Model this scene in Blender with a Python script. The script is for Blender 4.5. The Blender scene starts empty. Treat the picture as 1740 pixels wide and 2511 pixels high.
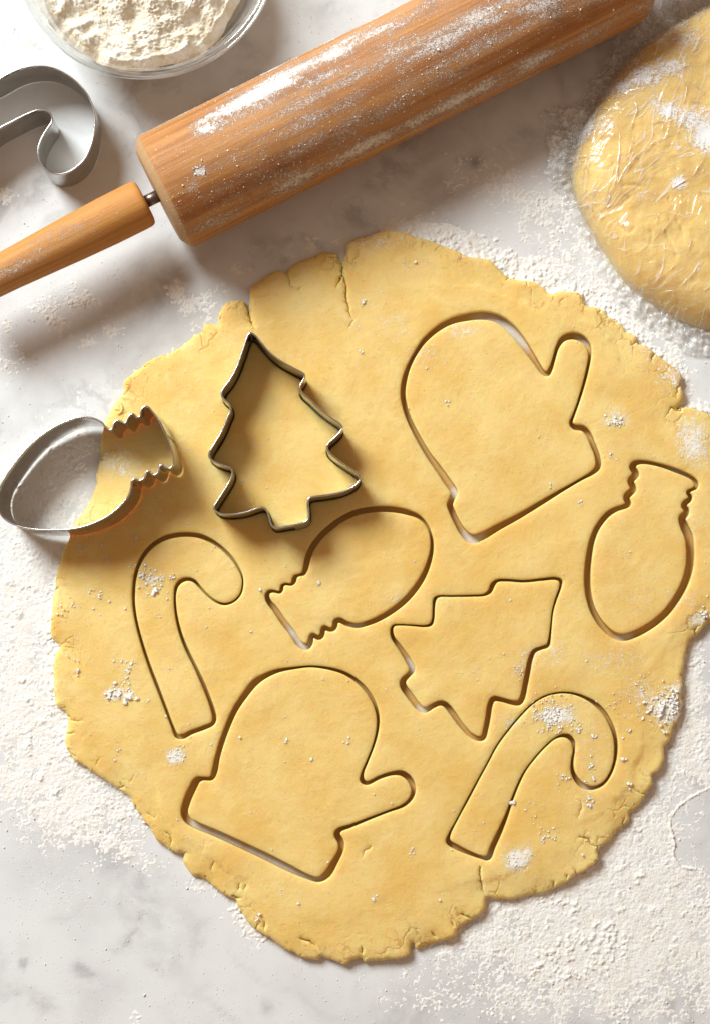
import bpy, math, random
import numpy as np
from mathutils import Vector, Matrix, kdtree
from mathutils.geometry import delaunay_2d_cdt

random.seed(7)
RNG = np.random.default_rng(7)
MM = 0.001
sc = bpy.context.scene

# ------------------------------------------------------------------ camera
PXMM = 0.22                       # millimetres per photo pixel on the countertop
CAM = Vector((0.0, -97.9, 1000.0))    # mm, a little below the picture's middle, one metre up
_f = (-CAM).normalized()
_r = Vector((1, 0, 0))
_u = _r.cross(_f).normalized()
DIST = CAM.length
LENS = 36.0 * DIST / (2511 * PXMM)
cam_data = bpy.data.cameras.new('camera')
cam_data.sensor_fit = 'VERTICAL'
cam_data.sensor_height = 36.0
cam_data.sensor_width = 36.0
cam_data.lens = LENS
cam_data.clip_start = 0.01
cam_data.clip_end = 50
cam = bpy.data.objects.new('camera', cam_data)
sc.collection.objects.link(cam)
cam.matrix_world = Matrix((( _r.x, _u.x, -_f.x, CAM.x*MM), (_r.y, _u.y, -_f.y, CAM.y*MM), (_r.z, _u.z, -_f.z, CAM.z*MM), (0, 0, 0, 1)))
sc.camera = cam

# ------------------------------------------------------------------ light of the room and one soft lamp
world = bpy.data.worlds.new('World'); sc.world = world; world.use_nodes = True
bg = world.node_tree.nodes['Background']
bg.inputs['Color'].default_value = (1.0, 0.69, 0.49, 1)      # warm light of the room
bg.inputs['Strength'].default_value = 0.34

ELEV, LDIST, LSIZE = math.radians(38.5), 2.4, 1.05
LDIR = Vector((0.66*math.cos(ELEV), -0.751*math.cos(ELEV), -math.sin(ELEV)))      # the way the light travels
la = bpy.data.lights.new('key_lamp', 'AREA'); la.shape = 'DISK'; la.size = LSIZE
la.energy = 98; la.color = (0.89, 0.96, 0.985)
lo = bpy.data.objects.new('key_lamp', la); sc.collection.objects.link(lo)
lo.location = -LDIR * LDIST + Vector((0, 0.02, 0))
lo.rotation_euler = LDIR.to_track_quat('-Z', 'Y').to_euler()

vs = sc.view_settings
vs.view_transform = 'Standard'; vs.look = 'None'; vs.exposure = 0.0; vs.gamma = 1.0; vs.use_curve_mapping = False
sc.cycles.max_bounces = 10; sc.cycles.transparent_max_bounces = 24
sc.cycles.caustics_reflective = True; sc.cycles.caustics_refractive = False; sc.cycles.blur_glossy = 0.5

# ------------------------------------------------------------------ helpers
def unp(px, py, z=0.0):
    """photo pixel -> point in mm on the plane at height z"""
    k = PXMM / DIST
    d = _f + _r * ((px - 870) * k) + _u * ((1255.5 - py) * k)
    t = (z - CAM.z) / d.z
    p = CAM + d * t
    return p.x, p.y

def unp_arr(P, z=0.0):
    return np.array([unp(a, b, z) for a, b in P])

def zoomed(pts, ox, oy, s):
    return [(ox + p[0]/s, oy + p[1]/s) + tuple(q/s for q in p[2:]) for p in pts]

def spline(P, step, closed=True):
    """centripetal Catmull-Rom through P (n,k) resampled at about step (uses the first two columns for length)"""
    P = np.asarray(P, float); n = len(P); out = []
    rng = range(n if closed else n-1)
    for i in rng:
        if closed:
            p0, p1, p2, p3 = P[(i-1) % n], P[i], P[(i+1) % n], P[(i+2) % n]
        else:
            p0, p1, p2, p3 = P[max(i-1, 0)], P[i], P[i+1], P[min(i+2, n-1)]
        def dt(a, b): return max(np.hypot(*(b-a)[:2])**0.5, 1e-4)
        t0 = 0; t1 = t0+dt(p0, p1); t2 = t1+dt(p1, p2); t3 = t2+dt(p2, p3)
        m = max(2, int(np.hypot(*(p2-p1)[:2])/step*1.3)+1)
        for t in np.linspace(t1, t2, m, endpoint=False):
            a1 = (t1-t)/(t1-t0)*p0+(t-t0)/(t1-t0)*p1
            a2 = (t2-t)/(t2-t1)*p1+(t-t1)/(t2-t1)*p2
            a3 = (t3-t)/(t3-t2)*p2+(t-t2)/(t3-t2)*p3
            b1 = (t2-t)/(t2-t0)*a1+(t-t0)/(t2-t0)*a2
            b2 = (t3-t)/(t3-t1)*a2+(t-t1)/(t3-t1)*a3
            out.append((t2-t)/(t2-t1)*b1+(t-t1)/(t2-t1)*b2)
    if not closed: out.append(P[-1])
    return resample(np.array(out), step, closed)

def resample(P, step, closed=True):
    Q = np.vstack([P, P[:1]]) if closed else P
    L = np.r_[0, np.cumsum(np.hypot(*(np.diff(Q[:, :2], axis=0)).T))]
    n = max(4, int(L[-1]/step))
    s = np.linspace(0, L[-1], n, endpoint=not closed)
    return np.stack([np.interp(s, L, Q[:, j]) for j in range(Q.shape[1])], 1)

def area(P):
    x, y = P[:, 0], P[:, 1]
    return 0.5*np.sum(x*np.roll(y, -1)-y*np.roll(x, -1))

def normals(P):
    """outward normals of a counter-clockwise loop"""
    t = np.roll(P[:, :2], -1, 0)-np.roll(P[:, :2], 1, 0)
    t /= np.maximum(np.hypot(*t.T), 1e-9)[:, None]
    return np.stack([t[:, 1], -t[:, 0]], 1)

def smooth(P, it=1, closed=True):
    for _ in range(it):
        P = 0.5*P+0.25*(np.roll(P, 1, 0)+np.roll(P, -1, 0))
    return P

def kd_of(P):
    k = kdtree.KDTree(len(P))
    for i, p in enumerate(P): k.insert((p[0], p[1], 0), i)
    k.balance(); return k

def dist_to(k, P):
    return np.array([k.find((p[0], p[1], 0))[2] for p in P])

def offset_loop(P, w, step=0.6):
    """offset a ccw loop by w (array, + outward), dropping the spots where it would fold"""
    w = np.broadcast_to(w, (len(P),))
    k = kd_of(P)
    Q = P[:, :2]+normals(P)*w[:, None]
    d = dist_to(k, Q)
    Q = Q[d >= np.abs(w)*0.93-1e-6]
    Q = resample(Q, step)
    return resample(smooth(Q, 2), step)

def inside(pts, loops):
    """even-odd test of many points against loops"""
    pts = np.asarray(pts); order = np.argsort(pts[:, 1], kind='stable')
    ys = pts[order, 1]; xs = pts[order, 0]; c = np.zeros(len(pts), bool)
    for L in loops:
        A = L[:, :2]; B = np.roll(A, -1, 0)
        lo_ = np.searchsorted(ys, np.minimum(A[:, 1], B[:, 1])); hi_ = np.searchsorted(ys, np.maximum(A[:, 1], B[:, 1]))
        for i in range(len(A)):
            a, b = lo_[i], hi_[i]
            if b > a:
                xi = A[i, 0]+(ys[a:b]-A[i, 1])*(B[i, 0]-A[i, 0])/(B[i, 1]-A[i, 1])
                c[a:b] ^= xs[a:b] < xi
    out = np.zeros(len(pts), bool); out[order] = c
    return out

# gradient noise in numpy
_perm = np.random.default_rng(11).permutation(256)
_perm = np.r_[_perm, _perm]
_ga = np.random.default_rng(12).uniform(0, 2*np.pi, 256)
_gx, _gy = np.cos(_ga), np.sin(_ga)
def noise(x, y, wl, seed=0):
    x = np.asarray(x)/wl+seed*17.3; y = np.asarray(y)/wl+seed*9.7
    xi = np.floor(x).astype(int); yi = np.floor(y).astype(int); xf = x-xi; yf = y-yi
    u = xf**3*(xf*(xf*6-15)+10); v = yf**3*(yf*(yf*6-15)+10)
    def g(ix, iy, dx, dy):
        h = _perm[_perm[ix & 255]+(iy & 255)]
        return _gx[h]*dx+_gy[h]*dy
    a = g(xi, yi, xf, yf); b = g(xi+1, yi, xf-1, yf); c = g(xi, yi+1, xf, yf-1); d = g(xi+1, yi+1, xf-1, yf-1)
    return ((a+(b-a)*u)+((c+(d-c)*u)-(a+(b-a)*u))*v)*1.5
def fbm(x, y, wl, octv=3, seed=0):
    s = 0; a = 1
    for o in range(octv):
        s = s+a*noise(x, y, wl/2**o, seed+o*3); a *= 0.5
    return s
def sstep(a, b, x):
    t = np.clip((x-a)/(b-a), 0, 1); return t*t*(3-2*t)

def make_mesh(name, V, F, mat=None, parent=None, attrs=None, shade=True):
    """V (n,3) in mm, F list or int array of faces"""
    V = np.asarray(V, float)*MM
    me = bpy.data.meshes.new(name)
    if isinstance(F, np.ndarray):
        k = F.shape[1]
        me.vertices.add(len(V)); me.vertices.foreach_set('co', V.astype(np.float32).ravel())
        me.loops.add(F.size); me.loops.foreach_set('vertex_index', F.astype(np.int32).ravel())
        me.polygons.add(len(F)); me.polygons.foreach_set('loop_start', np.arange(0, F.size, k, dtype=np.int32))
        me.update(calc_edges=True)
    else:
        me.from_pydata(V.tolist(), [], [tuple(int(i) for i in f) for f in F]); me.update()
    me.validate()
    me.polygons.foreach_set('use_smooth', np.full(len(me.polygons), bool(shade)))
    for k_, a in (attrs or {}).items():
        at = me.attributes.new(k_, 'FLOAT', 'POINT'); at.data.foreach_set('value', np.asarray(a, np.float32))
    if mat: me.materials.append(mat)
    o = bpy.data.objects.new(name, me); sc.collection.objects.link(o)
    if parent is not None:
        o.parent = parent
        o.matrix_parent_inverse = parent.matrix_basis.inverted()
    return o

def tag(o, label, cat, group=None, kind=None):
    o['label'] = label; o['category'] = cat
    if group: o['group'] = group
    if kind: o['kind'] = kind
    return o

def thing(name, label, cat, loc=(0, 0, 0)):
    o = bpy.data.objects.new(name, None); sc.collection.objects.link(o)
    o.empty_display_size = 0.02
    o.location = Vector(loc)*MM
    return tag(o, label, cat)

def lathe(prof, n, axis_o, axis_d, closed_prof=False):
    """prof: (s along axis, radius); returns V (mm), F, and per-vertex (s, angle)"""
    d = Vector(axis_d).normalized(); e1 = d.cross(Vector((0, 0, 1)))
    if e1.length < 1e-6: e1 = Vector((1, 0, 0))
    e1.normalize(); e2 = e1.cross(d).normalized()
    V = []; SA = []; m = len(prof)
    for (s, r) in prof:
        for k in range(n):
            a = 2*math.pi*k/n
            V.append(Vector(axis_o)+d*s+(e1*math.cos(a)+e2*math.sin(a))*r); SA.append((s, a))
    F = []
    for i in range(m if closed_prof else m-1):
        j = (i+1) % m
        for k in range(n):
            k2 = (k+1) % n
            F.append((i*n+k, i*n+k2, j*n+k2, j*n+k))
    return np.array([tuple(v) for v in V]), F, np.array(SA)

# ------------------------------------------------------------------ node helpers
class NT:
    def __init__(s, name):
        s.m = bpy.data.materials.new(name); s.m.use_nodes = True
        s.t = s.m.node_tree; s.t.nodes.clear(); s.out = s.n('ShaderNodeOutputMaterial')
    def n(s, typ, ins=None, **kw):
        nd = s.t.nodes.new(typ)
        for k, v in kw.items(): setattr(nd, k, v)
        for k, v in (ins or {}).items():
            if isinstance(v, bpy.types.NodeSocket): s.t.links.new(v, nd.inputs[k])
            else: nd.inputs[k].default_value = v
        return nd
    def link(s, a, b): s.t.links.new(a, b)
    def math(s, op, a, b=0.0, clamp=False):
        nd = s.n('ShaderNodeMath', {0: a, 1: b}, operation=op); nd.use_clamp = clamp; return nd.outputs[0]
    def mix(s, f, a, b):
        nd = s.n('ShaderNodeMix', data_type='RGBA')
        for k, v in ((0, f), (6, a), (7, b)):
            if isinstance(v, bpy.types.NodeSocket): s.t.links.new(v, nd.inputs[k])
            else: nd.inputs[k].default_value = v if k == 0 or len(v) == 4 else (*v, 1)
        return nd.outputs[2]
    def ramp(s, f, a, b, lo=0.0, hi=1.0):
        nd = s.n('ShaderNodeMapRange', {0: f, 1: a, 2: b, 3: lo, 4: hi}, interpolation_type='SMOOTHSTEP'); return nd.outputs[0]
    def coord(s, scale=(1, 1, 1), rot=(0, 0, 0), loc=(0, 0, 0), src='Object'):
        tc = s.n('ShaderNodeTexCoord'); mp = s.n('ShaderNodeMapping', {'Vector': tc.outputs[src], 'Scale': scale, 'Rotation': rot, 'Location': loc})
        return mp.outputs[0]
    def noise(s, vec, scale, detail=3, rough=0.5, dist=0.0):
        return s.n('ShaderNodeTexNoise', {'Vector': vec, 'Scale': scale, 'Detail': detail, 'Roughness': rough, 'Distortion': dist}).outputs[0]
    def bump(s, h, strength, dist, normal=None):
        ins = {'Height': h, 'Strength': strength, 'Distance': dist}
        if normal is not None: ins['Normal'] = normal
        return s.n('ShaderNodeBump', ins).outputs[0]
    def attr(s, name): return s.n('ShaderNodeAttribute', attribute_name=name).outputs['Fac']
    def done(s, sh): s.link(sh, s.out.inputs['Surface']); return s.m
def rgb(c): return (*c, 1)

FLOUR = (0.83, 0.81, 0.775)

def flour_mask(t, vec, dens, fine=1500.0):
    """speckled dust whose coverage follows dens (0..1)"""
    a = t.noise(vec, fine, 2, 0.6); b = t.noise(vec, fine*0.28, 3, 0.6)
    s = t.math('ADD', t.math('MULTIPLY', a, 0.6), t.math('MULTIPLY', b, 0.4))
    thr = t.math('SUBTRACT', 0.70, t.math('MULTIPLY', dens, 0.40))
    return t.ramp(t.math('SUBTRACT', s, thr), -0.05, 0.11)

# marble
t = NT('marble')
v = t.coord()
warp = t.n('ShaderNodeMix', data_type='VECTOR')
nz = t.n('ShaderNodeTexNoise', {'Vector': v, 'Scale': 7.0, 'Detail': 4}).outputs['Color']
vv = t.n('ShaderNodeVectorMath', {0: v, 1: nz}, operation='MULTIPLY_ADD'); vv.inputs[1].default_value = (1, 1, 1)
vadd = t.n('ShaderNodeVectorMath', {0: v, 1: t.n('ShaderNodeVectorMath', {0: nz, 3: 0.09}, operation='SCALE').outputs[0]}, operation='ADD').outputs[0]
t.t.nodes.remove(vv); t.t.nodes.remove(warp)
c1 = t.noise(vadd, 5.5, 5, 0.55)
vein = t.math('SUBTRACT', 1.0, t.math('MULTIPLY', t.math('ABSOLUTE', t.math('SUBTRACT', c1, 0.5)), 9.0), True)
vein = t.math('POWER', vein, 2.2)
gate = t.ramp(t.noise(v, 9.0, 2), 0.5, 0.68)
cloud = t.ramp(t.noise(vadd, 12.0, 4, 0.55), 0.48, 0.74)
spot = t.ramp(t.noise(vadd, 40.0, 2, 0.5), 0.655, 0.80)
base = t.mix(t.math('MULTIPLY', vein, t.math('MULTIPLY', gate, 0.85)), (0.715, 0.715, 0.705), (0.32, 0.305, 0.30))
base = t.mix(t.math('MULTIPLY', cloud, 0.38), base, (0.46, 0.45, 0.445))
base = t.mix(t.math('MULTIPLY', spot, 0.40), base, (0.30, 0.28, 0.27))
thin = t.math('SUBTRACT', 1.0, t.math('MULTIPLY', t.math('ABSOLUTE', t.math('SUBTRACT', t.noise(vadd, 8.0, 6, 0.6), 0.5)), 45.0), True)
base = t.mix(t.math('MULTIPLY', thin, t.math('MULTIPLY', t.ramp(t.noise(v, 11.0, 2), 0.50, 0.66), 0.42)), base, (0.34, 0.325, 0.32))
vn = t.math('MULTIPLY', t.attr('vein'), t.ramp(t.noise(vadd, 75.0, 5, 0.7), 0.30, 0.66, 0.15, 1.5), True)  # traced veins, with the pin handle's painted shadow among them
base = t.mix(vn, base, (0.26, 0.245, 0.235))
film = flour_mask(t, v, t.ramp(t.noise(v, 16.0, 3), 0.40, 0.75, 0.05, 0.42), 1100)
base = t.mix(t.math('MULTIPLY', film, 0.55), base, FLOUR)
bs = t.n('ShaderNodeBsdfPrincipled', {'Base Color': base, 'Roughness': t.math('ADD', 0.28, t.math('MULTIPLY', film, 0.5)), 'Specular IOR Level': 0.4,
    'Normal': t.bump(film, 0.25, 0.0004)})
M_MARBLE = t.done(bs.outputs[0])

# flour
t = NT('flour')
v = t.coord()
a = t.noise(v, 900, 3, 0.65)
base = t.mix(t.ramp(t.noise(v, 110, 3), 0.35, 0.7), FLOUR, (0.80, 0.765, 0.70))
bs = t.n('ShaderNodeBsdfPrincipled', {'Base Color': base, 'Roughness': 0.95, 'Specular IOR Level': 0.1, 'Normal': t.bump(a, 0.55, 0.0006)})
M_FLOUR = t.done(bs.outputs[0])
t = NT('bowl_flour')
v = t.coord()
a = t.noise(v, 420, 4, 0.65)
base = t.mix(t.ramp(t.noise(v, 130, 4), 0.4, 0.7), (0.82, 0.755, 0.63), (0.74, 0.63, 0.46))
bs = t.n('ShaderNodeBsdfPrincipled', {'Base Color': base, 'Roughness': 0.95, 'Specular IOR Level': 0.1, 'Normal': t.bump(a, 0.8, 0.0016)})
M_BOWLFLOUR = t.done(bs.outputs[0])

# dough
def dough_material(name, c0, c1, sss, flour=True):
    t = NT(name)
    v = t.coord()
    n1 = t.noise(v, 38, 4, 0.55); n2 = t.noise(v, 260, 3, 0.6)
    base = t.mix(t.ramp(n1, 0.3, 0.72), c0, c1)
    if name == 'shaded_dough_smear': base = t.mix(t.attr('bare'), base, (0.60, 0.55, 0.49))
    base = t.mix(t.math('MULTIPLY', t.ramp(n2, 0.52, 0.8), 0.22), base, tuple(x*0.86 for x in c1))
    base = t.mix(t.math('MULTIPLY', t.ramp(t.noise(v, 90, 4, 0.65), 0.55, 0.75), 0.30), base, tuple(x*y for x, y in zip(c1, (0.95, 0.88, 0.72))))
    base = t.mix(t.math('MULTIPLY', t.ramp(t.noise(v, 60, 3, 0.6, 0.5), 0.57, 0.72), 0.30), base, tuple(min(x*y, 0.95) for x, y in zip(c0, (1.06, 1.10, 1.25))))
    fleck = t.ramp(t.noise(v, 620, 2), 0.70, 0.76)
    base = t.mix(t.math('MULTIPLY', fleck, 0.5), base, (0.50, 0.30, 0.07))
    ed = t.attr('edge')
    wv = t.n('ShaderNodeVectorMath', {0: v, 1: t.n('ShaderNodeVectorMath', {0: t.n('ShaderNodeTexNoise', {'Vector': v, 'Scale': 160.0, 'Detail': 3.0}).outputs['Color'], 3: 0.006}, operation='SCALE').outputs[0]}, operation='ADD').outputs[0]
    vo = t.n('ShaderNodeTexVoronoi', {'Vector': wv, 'Scale': 95.0}, feature='DISTANCE_TO_EDGE').outputs['Distance']
    crk = t.math('MULTIPLY', t.ramp(vo, 0.07, 0.0), t.ramp(t.noise(v, 70, 3, 0.6), 0.50, 0.62))
    crk = t.math('MULTIPLY', crk, t.ramp(ed, 0.10, 0.75))
    pit = t.math('MULTIPLY', t.ramp(t.noise(wv, 300, 4, 0.7), 0.60, 0.72), t.ramp(ed, 0.02, 0.8, 0.12, 1.0))
    base = t.mix(t.math('MULTIPLY', t.math('MAXIMUM', crk, t.math('MULTIPLY', pit, 0.55)), 0.55), base, (0.62, 0.36, 0.09))
    d = t.attr('flour')
    fm = flour_mask(t, v, d, 1300)
    fm = t.math('MULTIPLY', fm, t.ramp(d, 0.02, 0.25))
    col = t.mix(t.math('MULTIPLY', fm, 0.85), base, FLOUR)
    h = t.math('ADD', t.math('MULTIPLY', n2, 1.0), t.math('MULTIPLY', t.noise(v, 900, 2), 0.35))
    h = t.math('SUBTRACT', h, t.math('MULTIPLY', t.ramp(t.noise(v, 330, 3, 0.7), 0.64, 0.78), 1.3)); h = t.math('SUBTRACT', h, t.math('ADD', t.math('MULTIPLY', crk, 2.6), t.math('MULTIPLY', pit, 1.6))); nb = t.bump(h, 0.5, 0.0009); nb = t.bump(fm, 0.45, 0.0006, nb)
    bs = t.n('ShaderNodeBsdfPrincipled', {'Base Color': col, 'Roughness': 0.62, 'Specular IOR Level': 0.28, 'Normal': nb,
        'Subsurface Weight': t.math('MULTIPLY', sss, t.math('SUBTRACT', 1.0, fm)), 'Subsurface Radius': (1.0, 0.42, 0.10), 'Subsurface Scale': 0.006})
    return t.done(bs.outputs[0])
M_DOUGH = dough_material('dough', (0.82, 0.625, 0.255), (0.765, 0.515, 0.155), 0.95)
M_DOUGH2 = dough_material('wrapped_dough_body', (0.82, 0.60, 0.21), (0.78, 0.53, 0.16), 0.8)

M_SHADED_SMEAR = dough_material('shaded_dough_smear', (0.56, 0.34, 0.11), (0.50, 0.29, 0.09), 0.0)  # browner than the dough, so its colour carries the groove's shade

# tinned steel
def metal(name, c, r):
    t = NT(name)
    v = t.coord()
    n = t.noise(v, 90, 4, 0.6); sp = t.ramp(t.noise(v, 500, 2), 0.66, 0.74)
    col = t.mix(t.math('MULTIPLY', t.ramp(n, 0.4, 0.75), 0.5), c, tuple(x*0.62 for x in c))
    col = t.mix(t.math('MULTIPLY', sp, 0.5), col, (0.12, 0.10, 0.085))
    bs = t.n('ShaderNodeBsdfPrincipled', {'Base Color': col, 'Metallic': 1.0, 'Roughness': t.ramp(n, 0.3, 0.8, r, r+0.18), 'Normal': t.bump(n, 0.12, 0.0008)})
    return t.done(bs.outputs[0])
M_TIN = metal('tinned_steel', (0.52, 0.50, 0.47), 0.10)
M_RIM = metal('rim_steel', (0.66, 0.64, 0.61), 0.16)
M_AXLE = metal('axle_steel', (0.22, 0.17, 0.14), 0.35)

# wood
def wood(name, c_light, c_mid, c_dark, flour=0.0):
    t = NT(name)
    s = t.attr('along'); a = t.attr('around')
    cv = t.n('ShaderNodeCombineXYZ', {0: t.math('MULTIPLY', s, 0.055), 1: a, 2: t.attr('depth')}).outputs[0]     # mm, stretched along the grain
    g1 = t.noise(cv, 0.16, 4, 0.55, 0.6); g2 = t.noise(cv, 0.9, 4, 0.65); g3 = t.noise(cv, 3.2, 2, 0.6)
    col = t.mix(t.ramp(g1, 0.32, 0.68), c_light, c_mid)
    col = t.mix(t.math('MULTIPLY', t.ramp(g2, 0.50, 0.78), 0.55), col, c_dark)
    col = t.mix(t.math('MULTIPLY', t.ramp(g3, 0.58, 0.75), 0.25), col, tuple(x*0.55 for x in c_dark))
    v = t.coord()
    col = t.mix(t.math('MULTIPLY', t.ramp(t.noise(v, 22, 5, 0.65), 0.50, 0.72), 0.62), col, tuple(x*0.9 for x in c_dark))
    d = t.attr('flour')
    fm = t.math('MULTIPLY', flour_mask(t, v, d, 1700), t.ramp(d, 0.0, 0.15))
    streak = t.ramp(t.math('ADD', g3, t.math('MULTIPLY', d, 0.5)), 0.78, 1.0)
    fm = t.math('MAXIMUM', fm, t.math('MULTIPLY', streak, t.ramp(d, 0.25, 0.9)))
    hz = t.math('MULTIPLY', t.ramp(d, 0.15, 1.0), t.ramp(t.noise(v, 1700, 3, 0.75), 0.40, 0.60, 0.10, 0.75))
    fm = t.math('MAXIMUM', fm, hz)
    fm = t.math('MINIMUM', fm, 1.0)
    end = t.attr('endgrain')
    col = t.mix(t.math('MULTIPLY', end, 0.75), col, (0.52, 0.35, 0.18))
    col = t.mix(t.math('MULTIPLY', fm, 0.84), col, (0.78, 0.74, 0.70))
    nb = t.bump(t.math('ADD', g3, g2), 0.25, 0.0007); nb = t.bump(fm, 0.7, 0.0007, nb)
    bs = t.n('ShaderNodeBsdfPrincipled', {'Base Color': col, 'Roughness': t.math('ADD', 0.56, t.math('MULTIPLY', fm, 0.4)), 'Specular IOR Level': t.math('SUBTRACT', 0.30, t.math('MULTIPLY', fm, 0.25)), 'Normal': nb})
    return t.done(bs.outputs[0])
M_BARREL = wood('barrel_wood', (0.56, 0.265, 0.085), (0.38, 0.145, 0.038), (0.13, 0.040, 0.010))
M_HANDLE = wood('handle_wood', (0.60, 0.285, 0.07), (0.50, 0.205, 0.045), (0.27, 0.09, 0.02))

# glass and film
def clear(name, tint, refl, rough, bump_scale=None):
    t = NT(name)
    lw = t.n('ShaderNodeLayerWeight', {'Blend': 0.5})
    tr = t.n('ShaderNodeBsdfTransparent', {'Color': rgb(tint)})
    gl = t.n('ShaderNodeBsdfGlossy', {'Color': (1, 1, 1, 1), 'Roughness': rough})
    nb = None
    if bump_scale:
        v = t.coord((1, 1, 1), (0, 0, 0.6)); 
        sv = t.n('ShaderNodeMapping', {'Vector': v, 'Scale': (1.0, 0.16, 1.0)}).outputs[0]
        h = t.math('ADD', t.noise(sv, bump_scale, 4, 0.6, 1.2), t.math('MULTIPLY', t.noise(v, bump_scale*0.5, 3, 0.6, 2.0), 0.8))
        nb = t.bump(h, 0.20, 0.0013); t.link(nb, gl.inputs['Normal']); t.link(nb, lw.inputs['Normal'])
    f = t.math('MULTIPLY', t.math('ADD', 0.045, t.math('MULTIPLY', t.math('POWER', lw.outputs['Facing'], 4.5), 0.9)), refl, True)
    mx = t.n('ShaderNodeMixShader', {0: f, 1: tr.outputs[0], 2: gl.outputs[0]})
    sh = mx.outputs[0]
    if not bump_scale:
        sh = t.n('ShaderNodeMixShader', {0: t.ramp(t.noise(t.coord(), 60, 4, 0.65), 0.40, 0.70, 0.03, 0.20), 1: sh, 2: t.n('ShaderNodeBsdfDiffuse', {'Color': (0.88, 0.87, 0.85, 1)}).outputs[0]}).outputs[0]
    if bump_scale:
        d = t.attr('flour'); v2 = t.coord()
        fm = t.math('MULTIPLY', flour_mask(t, v2, d, 1500), t.ramp(d, 0.0, 0.25))
        cr = None
        for (rz, sc_, thr, sd_) in ((0.62, 75.0, 0.05, 3.1), (1.15, 95.0, 0.05, 7.7), (0.85, 120.0, 0.05, 5.2), (0.15, 70.0, 0.03, 1.3)):
            w_ = t.n('ShaderNodeVectorMath', {0: v2, 1: t.n('ShaderNodeVectorMath', {0: t.n('ShaderNodeTexNoise', {'Vector': v2, 'Scale': 22.0, 'Detail': 2.0}).outputs['Color'], 3: 0.035}, operation='SCALE').outputs[0]}, operation='ADD').outputs[0]
            q_ = t.n('ShaderNodeMapping', {'Vector': w_, 'Rotation': (0, 0, -rz), 'Location': (sd_, sd_, 0)}).outputs[0]
            q_ = t.n('ShaderNodeMapping', {'Vector': q_, 'Scale': (0.075, 1.0, 0.3)}).outputs[0]
            n_ = t.noise(q_, sc_, 2, 0.5)
            ln = t.ramp(t.math('ABSOLUTE', t.math('SUBTRACT', n_, 0.5)), thr*0.22, 0.0)
            pt = t.ramp(t.noise(t.n('ShaderNodeMapping', {'Vector': v2, 'Location': (sd_, 0, sd_)}).outputs[0], 30.0, 2, 0.5), 0.47, 0.62)
            ln = t.math('MULTIPLY', ln, pt)
            cr = ln if cr is None else t.math('MAXIMUM', cr, ln)  # pale streaks painted in as highlights along the film's creases
        haze = t.math('MAXIMUM', t.math('MULTIPLY', fm, 0.9), t.math('ADD', t.math('MULTIPLY', cr, 0.55), t.math('ADD', 0.05, t.math('MULTIPLY', t.attr('loose'), t.math('ADD', t.math('MULTIPLY', t.attr('fold'), 0.75), t.ramp(t.noise(v2, 140.0, 4, 0.7, 1.0), 0.45, 0.70, 0.05, 0.22))))))
        df = t.n('ShaderNodeBsdfDiffuse', {'Color': (0.85, 0.84, 0.82, 1)})
        sh = t.n('ShaderNodeMixShader', {0: haze, 1: sh, 2: df.outputs[0]}).outputs[0]
    return t.done(sh)
M_GLASS = clear('clear_glass', (0.985, 0.99, 0.985), 1.25, 0.03)
M_GLASSRIM = clear('rim_glass', (0.93, 0.945, 0.94), 2.4, 0.05)
M_FILM = clear('cling_film', (0.985, 0.985, 0.98), 0.95, 0.16, 70.0)

t = NT('film_fold_glint')  # whitish folds, the glint of creased film put into their colour
gl = t.n('ShaderNodeBsdfGlossy', {'Color': (1, 1, 1, 1), 'Roughness': 0.22})
df = t.n('ShaderNodeMixShader', {0: 0.5, 1: t.n('ShaderNodeBsdfDiffuse', {'Color': (0.9, 0.89, 0.87, 1)}).outputs[0], 2: t.n('ShaderNodeBsdfTranslucent', {'Color': (0.9, 0.89, 0.87, 1)}).outputs[0]})
a = t.n('ShaderNodeMixShader', {0: 0.25, 1: df.outputs[0], 2: gl.outputs[0]})
b = t.n('ShaderNodeMixShader', {0: t.ramp(t.noise(t.coord(), 260, 3, 0.6), 0.35, 0.65, 0.12, 0.62), 1: t.n('ShaderNodeBsdfTransparent').outputs[0], 2: a.outputs[0]})
M_FOLD_GLINT = t.done(b.outputs[0])

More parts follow.
